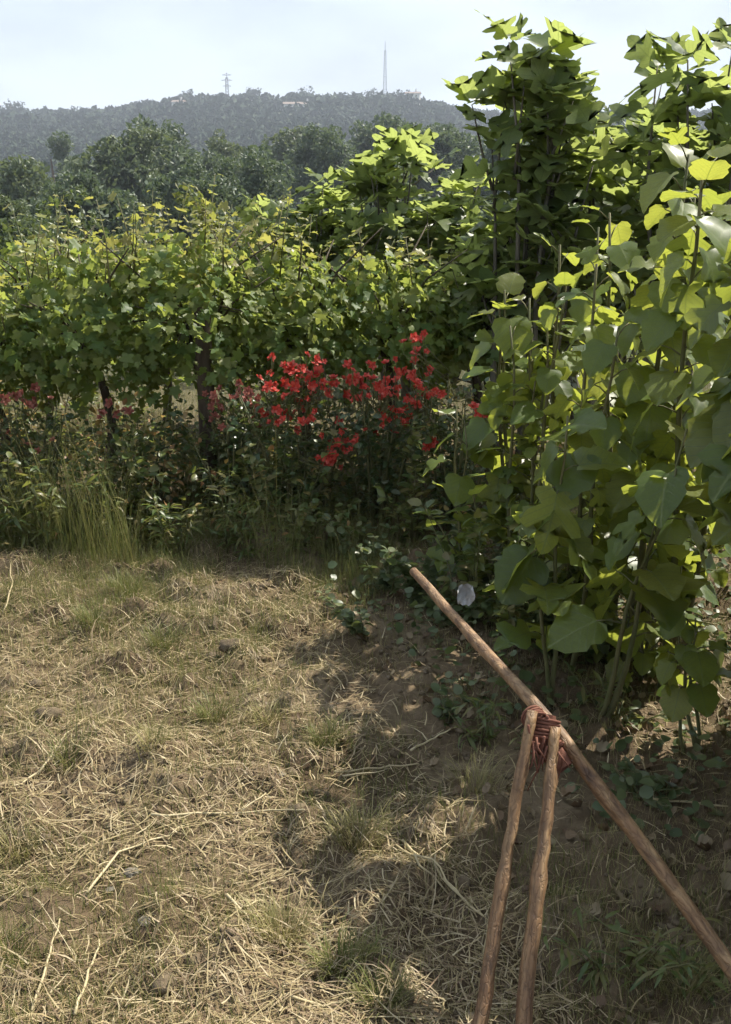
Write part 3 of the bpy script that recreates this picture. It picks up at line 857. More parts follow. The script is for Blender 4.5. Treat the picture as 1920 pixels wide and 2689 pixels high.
# ------------------------------------------------------------------ saplings in front at the right
def sapling(label, px, top_py, Y, base_dx=0, base_dy=0, n=26, size=(.10, .17), start=.25, stems=1, spread=.1, kind='sap', mass=0, group='leafy saplings at the right', aim=None, leafr=None):
    tp = at(px, top_py, Y)
    bx_, by_ = tp.x + base_dx, Y + base_dy
    g = gz(bx_, by_); base = Vector((bx_, by_, g))
    t = thing('fig_sapling', label, 'sapling', base, group)
    m = MB(); mats = []
    for s in range(stems):
        off = Vector((random.uniform(-1, 1) * spread, random.uniform(-1, 1) * spread, -random.uniform(0, .3) * (tp.z - g) if s else 0))
        e = tp - base + off
        b_ = Vector((random.uniform(-.03, .03) if s else 0, random.uniform(-.03, .03) if s else 0, -.06))
        pts = [b_.lerp(e, i / 8) + Vector((math.sin(i * .9 + s) * .012, math.cos(i * 1.1 + s) * .012, 0)) for i in range(9)]
        pts[-1] = e
        hh = e.length
        m.tube(pts, [(.0045 + .0055 * hh) * (1 - .085 * i) for i in range(9)], 7)
        nn_ = max(3, int(n / stems))
        for k in range(nn_):
            f = start + (1 - start) * (k + .5 * random.random()) / nn_
            q = pts[0].lerp(pts[-1], f); i = min(int(f * 8), 7); q = pts[i].lerp(pts[i + 1], f * 8 - i)
            an = 2.399 * k + s * 1.3 + random.uniform(-.3, .3)
            out = Vector((math.cos(an), math.sin(an), random.uniform(.15, .7) + (.5 if f > .93 else 0)))
            pl = random.uniform(.04, .10) * (1.1 - .4 * f)
            pe = q + out.normalized() * pl
            m.tube([q, q.lerp(pe, .6) + Vector((0, 0, .006)), pe], [.0028, .0022, .002], 5)
            sz = random.uniform(*size) * (1.1 - .35 * max(0, f - .75) * 4 * .6)
            tipd = Vector((math.cos(an), math.sin(an), random.uniform(-1.5, .3) + (1.2 if f > .95 else 0)))
            nrm = Vector((0, 0, 1)) + out * random.uniform(0, .6) + rv(.28)
            mats.append(frame(base + pe, tipd, nrm, sz))
    put('stem', m.mesh('stem'), M['stem'], t)
    if mass: leaf_mass(kind, mats, t)
    else: leaf_objs(kind, mats, t)
    return t

sapling('tallest sapling at right with big yellow green leaves lit from behind', 1738, 405, 3.2, .02, .05, 42, (.085, .155), .30)
sapling('bright sapling right of the tallest one, leaves cut by the edge', 1850, 440, 3.1, .03, .05, 38, (.08, .145), .25)
sapling('slim sapling with one broad bright top leaf left of the tallest', 1545, 690, 3.4, .02, .02, 28, (.07, .13), .15)
sapling('bushy sapling with small yellowish leaves beside the roses', 1420, 720, 3.7, .0, .05, 80, (.04, .085), .15, 5, .15)
sapling('sapling reaching two long leaves toward the roses', 1310, 760, 3.9, .10, .05, 24, (.08, .16), .30, 2, .12)
sapling('low sapling with a forked dark stem and one large lobed leaf', 1765, 1130, 2.75, -.09, .12, 18, (.10, .15), .35, 2, .10)
sapling('low sapling with a hanging bright lobed leaf in the middle right', 1475, 1100, 2.95, .02, .06, 22, (.10, .165), .30, 2, .07)
sapling('small sapling with a curled yellow green leaf beside the last roses', 1190, 1075, 3.9, .05, .02, 14, (.08, .13), .25, 2, .06)
for (px, top, Yd, n, lab) in ((1485, 640, 3.7, 26, 'slim bright shoot between the bushy sapling and the broad topped one'), (1610, 600, 3.8, 26, 'slim yellow green shoot left of the tallest sapling'),
                             (1690, 560, 3.5, 26, 'slim shoot touching the left side of the tallest sapling'), (1800, 520, 3.45, 28, 'slim yellow green shoot between the two brightest saplings'),
                             (1905, 600, 3.4, 28, 'slim yellow green shoot at the right edge'), (1375, 800, 3.9, 24, 'short slim shoot above the right end of the roses'), (1600, 860, 3.2, 22, 'short bright shoot before the tallest sapling')):
    sapling(lab, px, top, Yd, random.uniform(-.05, .05), .03, n, (.055, .115), .22)
sapling('dense dark sapling clump behind the bright right hand leaves', 1640, 850, 4.0, .0, .0, 90, (.05, .12), .20, 6, .25)
sapling('dense sapling clump near the right edge with curled glossy leaves', 1850, 860, 3.7, .0, .0, 80, (.05, .12), .25, 6, .20)
sapling('low leafy sapling clump in the shade behind the lashed poles', 1590, 1330, 3.4, .0, .1, 95, (.035, .08), .06, 8, .22)
sapling('low leafy sapling clump right of the lashed poles in the shade', 1730, 1480, 3.15, .0, .1, 60, (.035, .08), .10, 7, .18)
sapling('low leafy sapling with pale stems at the right edge', 1850, 1600, 2.75, .02, .0, 20, (.05, .09), .55, 4, .07)
sapling('shaded sapling clump between roses and poles', 1330, 1290, 3.7, .0, .1, 95, (.035, .08), .06, 8, .24)
# planting continued unseen past the right edge, clumps added to shade the ground
for k, (xx, yy, zz) in enumerate(((1.34, 2.15, 1.35), (1.45, 2.55, 1.45), (1.75, 2.40, 1.60), (1.65, 2.95, 1.45), (1.20, 1.80, 1.1), (1.48, 2.80, 1.55), (1.16, 2.50, 1.50), (1.13, 2.76, 1.60))):
    q = Vector((xx, yy, zz)) - cam.location
    dep = q.y * math.cos(PITCH) - q.z * math.sin(PITCH); up = q.y * math.sin(PITCH) + q.z * math.cos(PITCH)
    sapling(('second nearest', 'middle', 'outermost', 'farthest', 'nearest', 'inner', 'densest', 'tallest')[k] + ' shading sapling clump out of view at the right', W / 2 + FPX * xx / dep, H / 2 - FPX * up / dep, yy, 0, 0, 260, (.10, .18), .40 if k < 6 else .62, 10, .27 if k < 6 else .20, mass=1)

# ------------------------------------------------------------------ roses
def blossom_mesh(seed, mat):
    rs = random.Random(seed); m = MB()
    for ring, (n, r, tilt) in enumerate(((5, 1.0, .35), (5, .72, .8), (3, .42, 1.2))):
        for k in range(n):
            an = 2 * math.pi * k / n + ring * .6 + rs.uniform(-.2, .2)
            o = Vector((math.cos(an), math.sin(an), 0)); s = Vector((-math.sin(an), math.cos(an), 0))
            t_ = tilt + rs.uniform(-.15, .2)
            up = o * math.cos(t_) + Vector((0, 0, math.sin(t_)))
            b_ = Vector((0, 0, .05 * ring)); c_ = up * r * .55; e = up * r + o * .12
            P = [b_, c_ + s * r * .42, e + s * r * .2, e - s * r * .2, c_ - s * r * .42, c_ - up.cross(s) * .1 * r]
            m.add([tuple(v) for v in P], [(0, 1, 5), (1, 2, 5), (2, 3, 5), (3, 4, 5), (4, 0, 5)])
    me = m.mesh('blossom'); me.materials.append(mat); return me
BLO = [blossom_mesh(i, M['red']) for i in range(4)]
BLOF = [blossom_mesh(i + 9, M['red_fade']) for i in range(4)]

def rose_bush(label, px, Y, top_py, wid, dep, n_leaf, n_mass, bloss, leafkind='rose', bl=None, bsize=(.012, .024), dry=0):
    random.seed(sum(map(ord, label)) * 5 + 3)
    tp = at(px, top_py, Y); x = tp.x; g = gz(x, Y); hgt = tp.z - g
    t = thing('rose_bush', label, 'rose bush', (x, Y, g), 'rose bushes below the vines')
    base = Vector((x, Y, g)); m = MB(); canes = []
    for k in range(13):
        e = Vector((random.uniform(-.5, .5) * wid, random.uniform(-.5, .5) * dep, hgt * random.uniform(.6, .98)))
        b_ = Vector((e.x * .25, e.y * .25, -.04)); mid = b_.lerp(e, .55) + Vector((0, 0, .08 * hgt))
        m.tube([b_, mid, e], [.007, .005, .0025], 5); canes.append((b_, mid, e))
    mats = []
    for i in range(n_leaf + n_mass):
        c_ = random.choice(canes); f = random.uniform(.15, 1)
        q = c_[0].lerp(c_[1], f / .55) if f < .55 else c_[1].lerp(c_[2], (f - .55) / .45)
        q = q + rv(.055)
        if q.z < .02: q.z = .03
        an = random.uniform(0, 6.28); o = Vector((math.cos(an), math.sin(an), random.uniform(-.5, .3)))
        mats.append(frame(base + q, o, Vector((0, 0, 1)) + rv(.5), random.uniform(.022, .045)))
    mats.sort(key=lambda q: q[1][3])
    leaf_objs(leafkind, mats[:n_leaf], t); leaf_mass(leafkind, mats[n_leaf:], t)
    if dry: leaf_mass('rose_dry', [frame(Vector(q.translation) + rv(.04), rv(), rv() + Vector((0, 0, 1)), random.uniform(.02, .04)) for q in mats[:dry]], t, 'withered_foliage')
    for (bpx, bpy_, cnt, sp) in bloss:
        for k in range(int(cnt * 1.5)):
            q = at(bpx + random.gauss(0, sp * 1.35), bpy_ + random.gauss(0, sp * 1.1), Y - dep * random.uniform(.15, .6))
            d_ = (Vector((0, -.7, .7)) + rv(.5)).normalized()
            put('blossom', random.choice(bl or BLO), None, t, mtx=frame(q - base, d_.orthogonal(), d_, random.uniform(*bsize)))
            stem_to = q - base - d_ * .005
            c_ = random.choice(canes)[2]
            m.tube([stem_to, stem_to - Vector((0, -.02, .05)), stem_to.lerp(c_, .35) - Vector((0, 0, .09))], [.0015, .002, .002], 4)
    put('canes', m.mesh('canes'), M['stem'], t)
    return t
rose_bush('rose bush with the brightest red cluster at upper left', 790, 4.75, 960, .62, .40, 120, 880,
          [(785, 990, 30, 30), (830, 1060, 8, 40), (850, 1010, 5, 12), (740, 1090, 10, 24), (880, 1190, 9, 22), (910, 1150, 7, 16), (860, 1205, 4, 10)])
rose_bush('rose bush with deep red blossoms right of the brightest cluster', 990, 4.72, 970, .55, .40, 120, 760,
          [(920, 980, 7, 16), (960, 1015, 13, 22), (1000, 1100, 6, 40), (1005, 985, 10, 22), (1010, 1035, 5, 10), (1080, 1060, 6, 11), (1030, 1110, 6, 16), (1130, 1160, 4, 9), (1130, 1020, 6, 18)])
rose_bush('rose bush with a few single red blossoms at the right end', 1210, 4.6, 990, .45, .36, 120, 500,
          [(1085, 905, 7, 18), (1100, 1000, 5, 14), (1262, 1080, 4, 9), (1140, 1030, 3, 12)])
rose_bush('rose bush with faded red blossoms beside the thick post', 600, 4.85, 1020, .40, .34, 140, 500,
          [(580, 1055, 9, 20), (635, 1040, 8, 16), (655, 1045, 5, 10), (700, 1100, 4, 16)], bl=BLOF)
rose_bush('rose bush with pale pinkish blossoms at the left edge', 60, 4.85, 1020, .55, .36, 140, 600,
          [(15, 1040, 4, 14), (105, 1040, 5, 18), (60, 1150, 3, 26)], bl=BLOF, dry=60)
rose_bush('yellowing rose bush with orange withered leaves between trunk and post', 370, 4.9, 1030, .42, .30, 140, 420,
          [(300, 1085, 5, 14)], bl=BLOF, dry=140)

# ------------------------------------------------------------------ weeds
def weed(label, px, py, h, n, kind='lance', size=(.03, .06), spread=.10, Y=None, group='weeds below the vines', stems=5):
    p = on_ground(px, py) if Y is None else Vector((at(px, py, Y).x, Y, gz(at(px, py, Y).x, Y)))
    t = thing('weed', label, 'weed', p, group)
    m = MB(); mats = []
    for s in range(stems):
        e = Vector((random.gauss(0, spread), random.gauss(0, spread * .7), h * random.uniform(.55, 1.0)))
        b_ = Vector((e.x * .2, e.y * .2, -.02)); mid = b_.lerp(e, .5) + Vector((-e.x * .12, -e.y * .12, 0))
        m.tube([b_, mid, e], [.0028, .002, .001], 4)
        for k in range(n // stems):
            f = random.uniform(.12, 1); q = b_.lerp(mid, f * 2) if f < .5 else mid.lerp(e, f * 2 - 1)
            an = 2.4 * k + random.random(); o = Vector((math.cos(an), math.sin(an), random.uniform(-.3, .9)))
            mats.append(frame(p + q + o * .008, o, Vector((0, 0, 1)) + rv(.4), random.uniform(*size)))
    put('stems', m.mesh('stems'), M['stem'], t)
    leaf_mass(kind, mats, t)
    return t
WE = [
    (1240, 1640, .45, 200, 'weed', (.03, .06), .13, 'leafy weed filling the gap right of the white scrap'), (1340, 1700, .50, 220, 'weed', (.03, .06), .14, 'tall leafy weed behind the sloping pole'),
    (1450, 1720, .48, 220, 'grey', (.03, .055), .14, 'grey leafy weed above the lashing'), (1560, 1740, .42, 200, 'weed', (.03, .06), .14, 'leafy weed in the shade upper right of the lashing'), # px, base py, height, leaves, kind, leaf size, spread, label
    (30, 1420, .42, 190, 'weed', (.025, .05), .12, 'leafy weed below the pale roses at the left edge'),
    (120, 1440, .40, 180, 'lance', (.04, .08), .12, 'narrow leaved weed left of the thin dark trunk'),
    (200, 1420, .46, 200, 'weed', (.025, .045), .13, 'tall speckled weed in front of the thin dark trunk'),
    (290, 1430, .42, 190, 'weed', (.025, .045), .12, 'speckled weed right of the thin dark trunk'),
    (370, 1440, .36, 150, 'lance', (.04, .07), .10, 'drooping weed in the dark gap left of the post'),
    (450, 1465, .30, 130, 'lance', (.04, .07), .08, 'curling pale weed just before the post foot'),
    (600, 1440, .36, 190, 'lance', (.035, .065), .11, 'bright yellow green weed right of the post foot'),
    (660, 1470, .28, 150, 'lance', (.035, .06), .10, 'yellow green weed at the near edge of the rose bed'),
    (760, 1455, .26, 130, 'weed', (.025, .045), .10, 'low weed under the brightest roses'),
    (860, 1450, .24, 130, 'weed', (.025, .045), .10, 'low weed in the shade under the lower roses'),
    (960, 1480, .22, 120, 'grey', (.025, .045), .10, 'grey green weed at the far end of the sloping pole'),
    (1010, 1560, .20, 170, 'grey', (.02, .04), .11, 'grey green mat weed left of the sloping pole top'),
    (1110, 1600, .22, 190, 'grey', (.02, .04), .12, 'grey green weed beside the white scrap'),
    (1180, 1640, .20, 170, 'grey', (.02, .04), .11, 'grey green weed under the sloping pole'),
    (960, 1660, .14, 110, 'grey', (.02, .035), .10, 'small grey weed at the edge of the shade'),
    (1270, 1560, .26, 170, 'grey', (.025, .045), .12, 'shaded weed right of the sloping pole top'),
    (1260, 1960, .16, 70, 'lance', (.03, .06), .08, 'sprig of weed just left of the lashing'),
    (1170, 1900, .10, 60, 'grey', (.02, .035), .08, 'flat weed in the shade left of the lashing'),
    (1620, 1900, .16, 80, 'lance', (.03, .06), .10, 'thin weed in the shade right of the lashing'),
    (1700, 2080, .12, 60, 'grey', (.02, .04), .09, 'small weed in the shade above the long pole'),
    (1620, 2560, .12, 90, 'lance', (.025, .05), .10, 'pale weed below the long pole near the bottom'),
    (1820, 2590, .12, 90, 'lance', (.025, .05), .10, 'pale weed in the bottom right corner'),
    (1440, 2010, .12, 50, 'lance', (.03, .05), .06, 'weed between the two upright legs'),
]
for (px, py, h, n, kd, sz, sp, lab) in WE: weed(lab, px, py, h, n, kd, sz, sp)

for k in range(20):
    xx = random.uniform(-2.1, .9); yy = random.uniform(4.5, 5.7); pz = Vector((xx, yy, gz(xx, yy)))
    cd = pz - cam.location; dep = cd.y * math.cos(PITCH) - cd.z * math.sin(PITCH)
    weed('leafy weed in the tangled undergrowth below the vines', W / 2 + FPX * xx / dep, 1300, random.uniform(.35, .6), 170, random.choice(['weed', 'lance', 'weed']), (.03, .06), .14, Y=yy, group='weeds in the undergrowth', stems=6)
um = []
for k in range(9000):
    xx = random.uniform(-2.6, 1.6); yy = random.uniform(4.35, 6.6)
    dn = float(vnoise(np.array(xx * 3.1), np.array(yy * 3.1), 77))
    if random.random() > dn * 1.3: continue
    zz = gz(xx, yy) + (random.random() ** 1.5) * (.16 + .38 * dn) * min(1, (yy - 4.2) / .5)
    an = random.uniform(0, 6.28)
    um.append(frame(Vector((xx, yy, zz)), (math.cos(an), math.sin(an), random.uniform(-.6, .8)), Vector((0, -.2, 1)) + rv(.5), random.uniform(.022, .05)))
dryb = [q for q in um if random.random() < .22]
brown = leaf_mass('rose_dry', [Matrix.Translation((random.uniform(-.05, .05), random.uniform(-.1, 0), random.uniform(.02, .12))) @ q for q in dryb], None, 'withered_growth')
tag(brown, 'brown and orange withered leaves among the growth under the vines', 'withered leaves')
tag(leaf_mass('weed', um, None, 'undergrowth'), 'tangled low green growth along the foot of the vine row', 'undergrowth')
um = []
for k in range(5200):
    xx = random.uniform(-.2, 2.2); yy = random.uniform(2.3, 4.9)
    if xx < .62 - (yy - 2.3) * .50: continue
    dn = float(vnoise(np.array(xx * 3.7), np.array(yy * 3.7), 79))
    if random.random() > dn * 1.1: continue
    zz = gz(xx, yy) + (random.random() ** 1.6) * .22 * dn
    an = random.uniform(0, 6.28)
    um.append(frame(Vector((xx, yy, zz)), (math.cos(an), math.sin(an), random.uniform(-.6, .6)), Vector((0, -.2, 1)) + rv(.5), random.uniform(.018, .042)))
tag(leaf_mass('grey', um, None, 'shade_ground_cover'), 'grey green ground cover in the shade of the saplings', 'ground cover')

def shrub(label, px, Y, top_py, wpx, mat='weed_leaf', n=2600):
    tp = at(px, top_py, Y); g = gz(tp.x, Y); h = tp.z - g; w = wpx / FPX * Y
    t = thing('shrub', label, 'shrub', (tp.x, Y, g), 'shrubs on the slope behind the vines')
    m = MB(); cen, rad = [], []
    for k in range(12):
        e = Vector((random.uniform(-.4, .4) * w, random.uniform(-.4, .4) * w, h * random.uniform(.45, .92)))
        m.tube([(e.x * .1, e.y * .1, -.05), (e.x * .5, e.y * .5, e.z * .6), tuple(e)], [.02, .013, .004], 5)
        for q in range(5): cen.append(tuple(e + rv(w * .07))); rad.append(w * random.uniform(.06, .12))
    put('stems', m.mesh('stems'), M['stem_dark'], t)
    V, T = clump_mass(cen, rad, max(10, n // len(cen)), .26)
    put('foliage', mesh_from('foliage', V, T, None, False), M[mat], t, kind='stuff')
shrub('grey green shrub above the vines at the left edge', 40, 10.5, 560, 420, 'grey_leaf')
shrub('dull green shrub left of the middle fig bush', 640, 10.0, 520, 380, 'weed_leaf')
shrub('grey green shrub behind the left vines', 300, 12.0, 590, 420, 'grey_leaf')
shrub('dark shrub on the slope under the fig trees', 1180, 9.0, 470, 500, 'tree_leaf_pale', 3600)
shrub('dark shrub behind the right hand fig tree', 1700, 8.5, 400, 760, 'tree_leaf_pale', 4200)

# ------------------------------------------------------------------ the lashed poles
J = at(1424, 1905, 1.95)                                             # the lashing
def pole(parent, pts, rad, name='pole'):
    """a pole whose own z axis runs along it, so its grain does too"""
    a_, b_ = Vector(pts[0]), Vector(pts[-1]); d_ = (b_ - a_)
    q = d_.to_track_quat('Z', 'Y').to_matrix().to_4x4(); mt = Matrix.Translation(a_) @ q; inv = mt.inverted()
    n = 22; P, rr = [], []
    for i in range(n):
        f = i / (n - 1) * (len(pts) - 1); k = min(int(f), len(pts) - 2)
        v = Vector(pts[k]).lerp(Vector(pts[k + 1]), f - k)
        v = v + Vector((random.gauss(0, .0016), random.gauss(0, .0016), random.gauss(0, .0016)))
        P.append(inv @ v); r_ = rad[k] + (rad[k + 1] - rad[k]) * (f - k)
        rr.append(r_ * random.uniform(.94, 1.07) * (1.22 if i % 7 == 3 else 1))
    m = MB(); m.tube(P, rr, 12)
    return put(name, m.mesh(name), M['pole'], parent, mtx=Matrix.Translation(-Vector(parent.location)) @ mt)
fa = at(1262, 2689, 1.62); fb = at(1372, 2689, 1.60)
def down(a_, b_):                                                    # carry a leg on to the ground
    d_ = (b_ - a_).normalized(); q = b_.copy()
    while q.z > gz(q.x, q.y) - .06: q += d_ * .01
    return q
legA_top, legB_top = at(1400, 1870, 1.93), at(1462, 1910, 1.92)
legA_mid, legB_mid = at(1325, 2280, 1.78), at(1418, 2280, 1.76)
footA, footB = down(legA_mid, fa), down(legB_mid, fb)
pole_top = at(1085, 1500, 2.62); pole_mid = at(1432, 1880, 1.985); pole_low = at(1700, 2240, 1.78); pole_end = at(1935, 2560, 1.62)
pole_foot = down(pole_low, pole_end)
trestle = thing('pole_trestle', 'trestle of three rough brown poles lashed together with red cloth', 'trestle', (footB.x, footB.y, gz(footB.x, footB.y)))
pole(trestle, [footA, legA_mid, legA_top], [.0150, .0125, .0105], 'upright_pole')['label'] = 'left upright pole'
pole(trestle, [footB, legB_mid, legB_top], [.0180, .0138, .0105], 'upright_pole')['label'] = 'right upright pole'
pole(trestle, [pole_foot, pole_end, pole_low, pole_mid, at(1265, 1700, 2.27), pole_top], [.0150, .0150, .0142, .0135, .0128, .0115], 'sloping_pole')['label'] = 'long sloping pole'
m = MB()
def wrap(c, axis, r1, turns, pitch, rr, sq=.7):
    axis = Vector(axis).normalized(); u = axis.orthogonal().normalized(); v = axis.cross(u); P = []
    for i in range(int(turns * 14) + 1):
        a_ = 2 * math.pi * i / 14; f = i / 14 - turns / 2
        P.append(Vector(c) + u * math.cos(a_) * r1 * random.uniform(.95, 1.07) + v * math.sin(a_) * r1 * sq * random.uniform(.95, 1.07) + axis * f * pitch)
    m.tube([p - Vector(trestle.location) for p in P], rr, 6)
ax_leg = (legA_top - legA_mid)
wrap(at(1428, 1915, 1.945), ax_leg, .030, 6, .007, .0032, .95)
wrap(at(1440, 1960, 1.94), pole_mid - pole_low, .027, 6, .007, .0032, .95)
wrap(at(1405, 1890, 1.94), (pole_top - pole_mid), .022, 4, .008, .003, .95)
for k in range(14):                                                   # loose ends and frayed strands
    s = at(1385 + 7 * k + random.uniform(-8, 8), 1930 + 2.2 * k + random.uniform(-30, 30), 1.90); e = s + Vector((random.uniform(-.035, .045), random.uniform(-.03, .01), -random.uniform(.02, .085)))
    m.tube([v - Vector(trestle.location) for v in (s, s.lerp(e, .5) + rv(.008), e)], [.0028, .0022, .001], 5)
put('lashing', m.mesh('lashing'), M['lash'], trestle)
# crumpled cloth band under the cord
m = MB()
for (c_, ax, r_, ln) in ((at(1428, 1925, 1.945), ax_leg, .027, .075), (at(1452, 1975, 1.935), pole_mid - pole_low, .024, .08)):
    ax = Vector(ax).normalized(); u = ax.orthogonal().normalized(); v = ax.cross(u); V, T = [], []
    for i in range(9):
        for k in range(18):
            a_ = 2 * math.pi * k / 18; rr = r_ * (1 + .13 * math.sin(3 * a_ + i * .9) + random.uniform(-.06, .06)) * (1 - .25 * abs(i - 4) / 4)
            V.append(tuple(c_ + u * math.cos(a_) * rr + v * math.sin(a_) * rr * .9 + ax * ln * (i / 8 - .5) - Vector(trestle.location)))
    for i in range(8):
        for k in range(18):
            a0, a1 = i * 18 + k, i * 18 + (k + 1) % 18; T += [(a0, a1, a1 + 18), (a0, a1 + 18, a0 + 18)]
    m.add(V, T)
put('cloth_band', m.mesh('cloth_band'), M['lash'], trestle)

c_ = at(1222, 1562, 2.50)                                             # pale scrap caught beside the pole
V, T = [], []
for i in range(8):
    for k in range(7):
        u_, v_ = i / 7 - .5, k / 6 - .5
        V.append((u_ * .046 * (1 - .5 * abs(v_)) + random.uniform(-.002, .002), .018 * math.cos(u_ * 5) * math.cos(v_ * 3) + random.uniform(-.005, .005), v_ * .060 * (1 - .35 * abs(u_)) + random.uniform(-.002, .002)))
for i in range(7):
    for k in range(6):
        a0 = i * 7 + k; T += [(a0, a0 + 1, a0 + 8), (a0, a0 + 8, a0 + 7)]
tag(put('rag_scrap', mesh_from('rag_scrap', V, T, smooth=False), M['rag'], loc=c_), 'crumpled white scrap caught beside the upper sloping pole', 'scrap')

# ------------------------------------------------------------------ litter, grass, clods
def strips(P, D, ln, wd, lift, curl, seg=3):
    """thin bent ribbons: straws and blades. P roots, D horizontal directions, lift rise of the tip"""
    n = len(P); side = np.c_[-D[:, 1], D[:, 0], np.zeros(n)]
    rows = []
    for i in range(seg + 1):
        f = i / seg
        c = P + D * (ln * f)[:, None] + side * (curl * f * f * ln)[:, None]
        c[:, 2] += lift * (f * (2 - f) if seg > 2 else f)
        w = wd * (1 - .75 * f * f)
        rows += [c - side * w[:, None], c + side * w[:, None]]
    V = np.stack(rows, 1)
    k = (np.arange(n) * (2 * (seg + 1)))[:, None]
    t = []
    for i in range(seg):
        t += [[2 * i, 2 * i + 1, 2 * i + 3], [2 * i, 2 * i + 3, 2 * i + 2]]
    T_ = (k[:, :, None] + np.array(t)[None]).reshape(-1, 3)
    return V.reshape(-1, 3), T_

def scatter(n, x0, x1, y0, y1):
    # denser close to the camera, as far as the view is wide
    y = y0 + (y1 - y0) * RNG.random(n) ** 1.25
    x = RNG.uniform(x0, x1, n) * (.35 + .65 * (y - y0) / (y1 - y0)) + .0
    return x, y
def litter(name, n, mat, ln, wd, lift, dens_seed, thr, label, z=.004, hor=True, x0=-2.6, x1=2.6, y0=1.2, y1=5.2, kind_='litter', keep=None):
    x, y = scatter(n, x0, x1, y0, y1)
    k = fbm(x * 2.0, y * 2.0, dens_seed, 3) + RNG.normal(0, .06, n) > thr
    if keep is not None: k &= keep(x, y)
    x, y = x[k], y[k]; n = len(x)
    an = RNG.uniform(0, 2 * math.pi, n) + (fbm(x, y, 40, 2) - .5) * 2
    D = np.c_[np.cos(an), np.sin(an), np.zeros(n)]
    l = RNG.uniform(*ln, n) * (1 + (RNG.random(n) ** 6) * 1.2)
    g0 = gzs(x, y); g1 = gzs(x + D[:, 0] * l, y + D[:, 1] * l)
    up = RNG.uniform(*lift, n) * l + (np.maximum(g1 - g0, -.02) if hor else 0)
    P = np.c_[x, y, g0 + (RNG.random(n) * .02 + z if hor else 0)]
    V, T_ = strips(P, D if hor else D * .35, l, RNG.uniform(*wd, n), up, RNG.normal(0, .25, n))
    o = put(name, mesh_from(name, V, T_), M[mat], kind='stuff')
    return tag(o, label, kind_)
lit = lambda x, y: (x < .20 - (y - 2.5) * .27) | (RNG.random(len(x)) < .16)  # straw thinned past the shadow edge to make the shaded ground darker
litter('straw_litter', 66000, 'straw', (.012, .065), (.0007, .0020), (-.05, .22), 22, .30, 'dry straw and chaff strewn over the soil in the foreground', keep=lit)
litter('green_turf', 110000, 'grass', (.015, .055), (.0008, .0022), (.4, 1.1), 31, .49, 'short green grass patches in the dry ground', 0, False)
litter('dry_turf', 70000, 'grass_dry', (.015, .05), (.0008, .0020), (.3, 1.0), 35, .42, 'short yellowing grass among the straw', 0, False)
back = lambda x, y: (x < .1) & (y > 3.9 + .8 * vnoise(x * 2.2, y * 0 + 3, 61))
edge = lambda x, y: (x < .1 - .3 * (4 - y)) & (RNG.random(len(x)) < np.clip((y - 3.0) / 1.2, 0, 1))
litter('edge_grass', 90000, 'grass', (.02, .075), (.0009, .0024), (.3, 1.1), 34, .36, 'patchy yellow green grass between the straw and the weeds', 0, False, y0=2.8, y1=4.9, x0=-2.8, x1=1.0, keep=edge)
litter('long_grass', 40000, 'grass', (.04, .15), (.0010, .0026), (.5, 1.2), 33, .47, 'longer green grass along the edge of the vine row', 0, False, y0=3.5, y1=7.5, x0=-3.2, x1=1.2, keep=back)
wisp = lambda x, y: (x < -.05) & (vnoise(x * 2.6, y * 2.0, 63) > .46)
litter('tall_grass', 8000, 'grass', (.10, .38), (.0012, .0028), (.8, 1.25), 39, .30, 'tall wispy pale green grass in front of the vines at left', 0, False, y0=4.15, y1=5.0, x0=-2.9, x1=.5, keep=wisp)
litter('slope_grass', 24000, 'grass', (.08, .22), (.0015, .0035), (.5, 1.1), 37, .34, 'rough grass on the slope behind the planting', 0, False, y0=5, y1=14, x0=-7, x1=7)

def lump(r, seed):
    rs = random.Random(seed); V, T = [], []
    ni, nk = 6, 9; ph0 = rs.random() * 6; sq = rs.uniform(.5, .8); ex = rs.uniform(.75, 1.3)
    V.append((0, 0, r * sq))
    for i in range(1, ni):
        for k in range(nk):
            th_, ph = math.pi * i / ni, 2 * math.pi * k / nk
            q = r * (1 + rs.uniform(-.20, .16) + .1 * math.sin(2 * ph + ph0))
            V.append((q * ex * math.sin(th_) * math.cos(ph), q * math.sin(th_) * math.sin(ph), q * sq * math.cos(th_)))
    V.append((0, 0, -r * sq)); e = len(V) - 1
    for k in range(nk):
        T.append((0, 1 + k, 1 + (k + 1) % nk)); b0 = 1 + (ni - 2) * nk
        T.append((e, b0 + (k + 1) % nk, b0 + k))
        for i in range(ni - 2):
            a0, a1 = 1 + i * nk + k, 1 + i * nk + (k + 1) % nk
            T += [(a0, a0 + nk, a1 + nk), (a0, a1 + nk, a1)]
    return np.array(V), np.array(T)
m = MB(); lumps = [lump(1, i) for i in range(8)]
x, y = scatter(5200, -2.4, 2.2, 1.25, 5.0)
keep = fbm(x * 1.6, y * 1.6, 51, 3) > .40
for xx, yy in zip(x[keep], y[keep]):
    V, T = random.choice(lumps); s = random.uniform(.004, .011) * (1.9 if random.random() < .08 else 1); a_ = random.uniform(0, 6.28)
    Rz = np.array([[math.cos(a_), -math.sin(a_), 0], [math.sin(a_), math.cos(a_), 0], [0, 0, 1]])
    m.add(V @ Rz.T * s + np.array([xx, yy, gz(xx, yy) + s * .25]), T)
tag(put('soil_crumbs', m.mesh('soil_crumbs'), M['clod'], kind='stuff'), 'small crumbs of dry soil scattered on the ground', 'soil')

